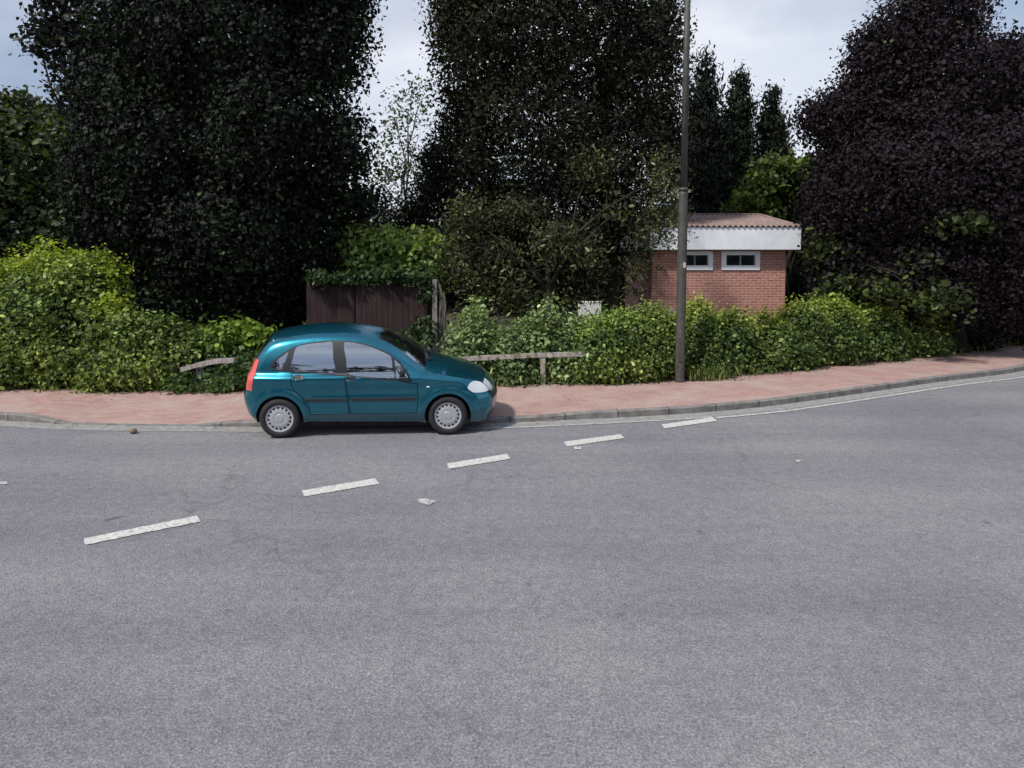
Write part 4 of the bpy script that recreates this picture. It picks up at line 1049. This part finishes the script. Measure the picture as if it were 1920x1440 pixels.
def is_grille(i, k): return front_i(i) and ((.27 <= iz(i) < .40 and 2 < k < NT-4) or (.555 <= iz(i) < .60 and 4 < k < NT-6))
def is_plastic(i, k): return front_i(i) and .50 <= iz(i) < .545 and PR2[i][0] > 3.6
paintb = band(lambda i, k: not (is_glass(i, k) or is_rg(i, k) or is_tail(i, k) or is_head(i, k) or is_grille(i, k) or is_plastic(i, k)) and names[i] != 'bonnet', 'body', M['paint'], car)
body = join([body, bd2, paintb], 'body')
# rain-gutter thin: bonnet is its own panel
bon = band(lambda i, k: names[i] == 'bonnet' and not is_head(i, k), 'bonnet', M['paint'], car, .002)
band(is_glass, 'windscreen', M['wglass'], car, -.002)
band(is_rg, 'rear_window', M['glass'], car, -.002)
band(is_grille, 'grille', M['trim'], car, -.01)
band(is_plastic, 'bumper_strip', M['trim'], car, .004)
for s in (-1, 1):
    # lamps: side part and the part that wraps round the corner, one lens each
    for (nm, rg, selb, mt, out_) in (('headlight', 'head', is_head, M['white'], .008), ('tail_light', 'tail', is_tail, M['red'], .006)):
        a = side(rg, nm, mt, car, s, out_)
        b = band((lambda i, k, s=s, f=selb: f(i, k) and ((k < NT/2) == (s < 0))), nm, mt, car, out_)
        o = join([a, b], nm)
    for rg, wd in (('fdoor', ('fglass', 'tri')), ('rdoor', ('rglass',))):
        d = side(rg, 'door', M['paint'], car, s, .001)
        g = side(wd, 'window', M['glass'], d, s, -.010)
        # handle: dark recess, body-coloured pull
        hx, hz = (1.655, .868) if rg == 'fdoor' else (.90, .892)
        yy = YS_(hx, hz)
        m = MB(); n = 18
        ring = [(hx-CX+.080*math.cos(2*math.pi*q/n), s*(YS_(hx, hz+.04*math.sin(2*math.pi*q/n))+.011), hz+.006+.042*math.sin(2*math.pi*q/n)) for q in range(n)]
        m.add(ring, [tuple(range(n))]); m.build('handle_recess', M['trim'], d, False)
        m = MB(); m.tube([(hx-CX-.082, s*(yy+.006), hz-.018), (hx-CX-.03, s*(yy+.022), hz-.022), (hx-CX+.03, s*(yy+.022), hz-.022), (hx-CX+.082, s*(yy+.006), hz-.018)], .009, 8); m.build('handle', M['paint'], d)
        x0, x1 = (1.655, 2.60) if rg == 'fdoor' else (1.0, 1.605)
        m = MB(); nx = 24; vs = []; fs = []
        for q in range(nx+1):
            x = x0+(x1-x0)*q/nx
            zc_ = .560
            for (dz, dy) in ((-.028, .0), (-.024, .014), (.018, .016), (.026, .0)):
                xx = x
                vs.append((x-CX, s*(YS_(xx, zc_+dz)+dy), zc_+dz))
            if q:
                b = 4*(q-1)
                for k in range(3): fs.append((b+k, b+4+k, b+5+k, b+1+k))
        fs += [(0, 1, 2, 3), tuple(4*nx+k for k in range(4))]
        m.add(vs, fs, False); m.build('side_moulding', M['trim'], d)
    side('quarter', 'quarter_window', M['glass'], car, s, -.008)
    side('pillar', 'window_surround', M['trim'], car, s, -.003)
    side('seam', 'door_seam', M['under'], car, s, -.008)
    m = MB(); n = 20; hx, hz = 3.50, .695
    m.add([(hx-CX+.048*math.cos(2*math.pi*q/n), s*(YS_(hx+.048*math.cos(2*math.pi*q/n), hz+.04*math.sin(2*math.pi*q/n))+.0095), hz+.04*math.sin(2*math.pi*q/n)) for q in range(n)], [tuple(range(n))])
    m.build('headlamp_bowl', M['hub'], car, False)
    # mirror
    mx_, mz_ = 2.42, .975; my = YS_(mx_, mz_)
    bm = bmesh.new(); bmesh.ops.create_uvsphere(bm, u_segments=20, v_segments=12, radius=1)
    for v in bm.verts:
        x, y, z = v.co; sx = .075 if x > 0 else .045
        v.co = Vector((mx_-CX-.04+x*sx, s*(my+.115+y*.105), mz_+.018+z*(.062+.012*y*s)))
    MB().bm(bm, True).build('wing_mirror', M['mirror'], car)
    MB().tube([(mx_-CX, s*(my-.01), mz_-.045), (mx_-CX-.02, s*(my+.06), mz_-.03)], [.03, .024], 8).build('mirror_arm', M['trim'], car)
    # indicator on the wing
    bm = bmesh.new(); bmesh.ops.create_uvsphere(bm, u_segments=14, v_segments=8, radius=1)
    ix, izz = 2.78, .735
    for v in bm.verts: v.co = Vector((ix-CX+v.co.x*.026, s*(YS_(ix, izz)+v.co.y*.008), izz+v.co.z*.014))
    MB().bm(bm, True).build('side_indicator', M['white'], car)
# spoiler lip over the rear window
m = MB(); n = 17; vs = []; fs = []
i0 = min(range(len(prof)), key=lambda i: abs(PR2[i][0]-.47)+abs(PR2[i][1]-1.39))
for k in range(NT):
    p = Vector(bandv[i0][k]); q = Vector(bandv[i0-4][k]); e = 1-(abs(k-(NT-1)/2)/((NT-1)/2))**4
    vs += [p+Vector((.12, 0, .004)), Vector((p.x+.0-.02*e, p.y, p.z+.004)), Vector((p.x-.05-.04*e, p.y*.97, p.z-.040)), Vector((p.x-.02, p.y*.97, p.z-.055))]
    if k:
        b = 4*(k-1)
        for j in range(4): fs.append((b+j, b+(j+1) % 4, b+4+(j+1) % 4, b+4+j))
fs += [(0, 1, 2, 3), tuple(4*(NT-1)+j for j in (3, 2, 1, 0))]
m.add(vs, fs, True); m.build('spoiler', M['paint'], car)
# wheel-arch lips and liners, floor
for ax in AX:
    for s in (-1, 1):
        m = MB(); vs = []; fs = []; A = arc(ax, -14, 194, AR, 36)
        for i, (x, z) in enumerate(A):
            y = YS_(x, z); vs += [(x-CX, s*y, z), (x-CX, s*(y-.03), z), (x-CX, s*.44, z)]
            if i:
                b = 3*(i-1); fs += [(b, b+3, b+4, b+1), (b+1, b+4, b+5, b+2)]
        m.add(vs, fs, True); m.build('wheel_arch_liner', M['under'], car, False)
m = MB(); m.box((.30-CX, -.44, .20), (3.5-CX, .44, .50)); m.box((1.0-CX, -.70, .215), (2.68-CX, .70, .30)); m.box((.16-CX, -.56, .26), (.28-CX, .56, .42)); m.box((3.4-CX, -.58, .20), (3.62-CX, .58, .36))
m.build('underbody', M['under'], car)
m = MB(); m.tube([(.5-CX, -.3, .22), (.14-CX, -.36, .25)], .025, 10); m.build('exhaust_pipe', M['hole'], car)
# cabin
m = MB()
for (x, y0, y1) in ((2.02, .10, .60), (2.02, -.60, -.10)):
    m.box((x-.27-CX, y0, .42), (x+.25-CX, y1, .62), .05)
    bm = bmesh.new(); bmesh.ops.create_cube(bm, size=1); bmesh.ops.scale(bm, vec=(.13, y1-y0-.04, .62), verts=bm.verts); bmesh.ops.bevel(bm, geom=list(bm.edges), offset=.045, segments=3, affect='EDGES')
    bmesh.ops.rotate(bm, cent=(0, 0, 0), matrix=Matrix.Rotation(R(-14), 3, 'Y'), verts=bm.verts); bmesh.ops.translate(bm, vec=(x-.32-CX, (y0+y1)/2, .86), verts=bm.verts); m.bm(bm, False)
    m.box((x-.46-CX, (y0+y1)/2-.12, 1.17), (x-.37-CX, (y0+y1)/2+.12, 1.31), .03)
m.box((.95-CX, -.62, .42), (1.35-CX, .62, .62), .05); m.box((.80-CX, -.62, .55), (.94-CX, .62, 1.03), .04)
m.build('seat', M['seatm'], car)
m = MB(); m.box((2.42-CX, -.68, .62), (2.72-CX, .68, .90), .06); m.box((1.0-CX, -.745, .30), (2.64-CX, -.70, .90), .01); m.box((1.0-CX, .70, .30), (2.64-CX, .745, .90), .01); m.box((.30-CX, -.60, .5), (.80-CX, .60, .90), .03)
m.build('dashboard', M['trim'], car)
m = MB(); cs = Vector((2.36-CX, -.35, .93)); tl_ = Matrix.Rotation(R(62), 3, 'Y')
m.tube([cs+tl_ @ Vector((.17*math.cos(a), .17*math.sin(a), 0)) for a in np.linspace(0, 2*math.pi, 28)], .014, 8)
m.tube([cs+tl_ @ Vector((-.17, 0, 0)), cs+tl_ @ Vector((.17, 0, 0))], .014, 6); m.build('steering_wheel', M['trim'], car)
# wipers and cowl
iw = min(range(len(prof)), key=lambda i: abs(PR2[i][0]-2.70))
m = MB()
for k0_, k1_ in ((4, 9), (9, 14)):
    a = Vector(bandv[iw+1][k0_])+Vector((0, 0, .015)); b = Vector(bandv[iw-6][k1_])+Vector((0, 0, .02)); m.tube([a, a.lerp(b, .5)+Vector((.01, 0, .02)), b], [.012, .008, .005], 6)
    m.box((a.x-.03, a.y-.03, a.z-.02), (a.x+.04, a.y+.03, a.z+.02), .01)
m.build('wiper', M['trim'], car)
# wheels
def make_wheel(ax, s):
    wh = empty('wheel', (ax-CX, s*TRK, .292)); wh.parent = car
    q = s
    prof_t = [(.205, -.085), (.235, -.092), (.272, -.088), (.288, -.070), (.292, -.04), (.292, .04), (.288, .070), (.272, .088), (.235, .094), (.205, .086), (.198, .06)]
    MB().lathe([(r, a*q) for r, a in prof_t], 56).build('tyre', M['rubber'], wh)
    hb = MB(); rr = [0, .03, .062, .066, .105, .138, .146, .172, .182, .200, .207]; dep = [.083, .083, .081, .076, .080, .074, .071, .066, .068, .074, .066]
    nn = 16*6; vs = []; fs = []
    for i, r_ in enumerate(rr):
        for k in range(nn):
            th = 2*math.pi*k/nn; vs.append((r_*math.cos(th), q*dep[i], r_*math.sin(th)))
    for i in range(len(rr)-1):
        for k in range(nn):
            if i == 6 and (k % 6) in (0, 1, 2): continue
            if i == 5 and (k % 6) == 1: continue
            fs.append((i*nn+k, i*nn+(k+1) % nn, (i+1)*nn+(k+1) % nn, (i+1)*nn+k))
    hb.add(vs, fs, False); hb.build('hubcap', M['hub'], wh)
    MB().lathe([(0, q*.045), (.203, q*.045), (.203, q*-.06), (0, q*-.06)], 32).build('brake_drum', M['hole'], wh)
    return wh
for ax in AX:
    for s in (-1, 1): make_wheel(ax, s)
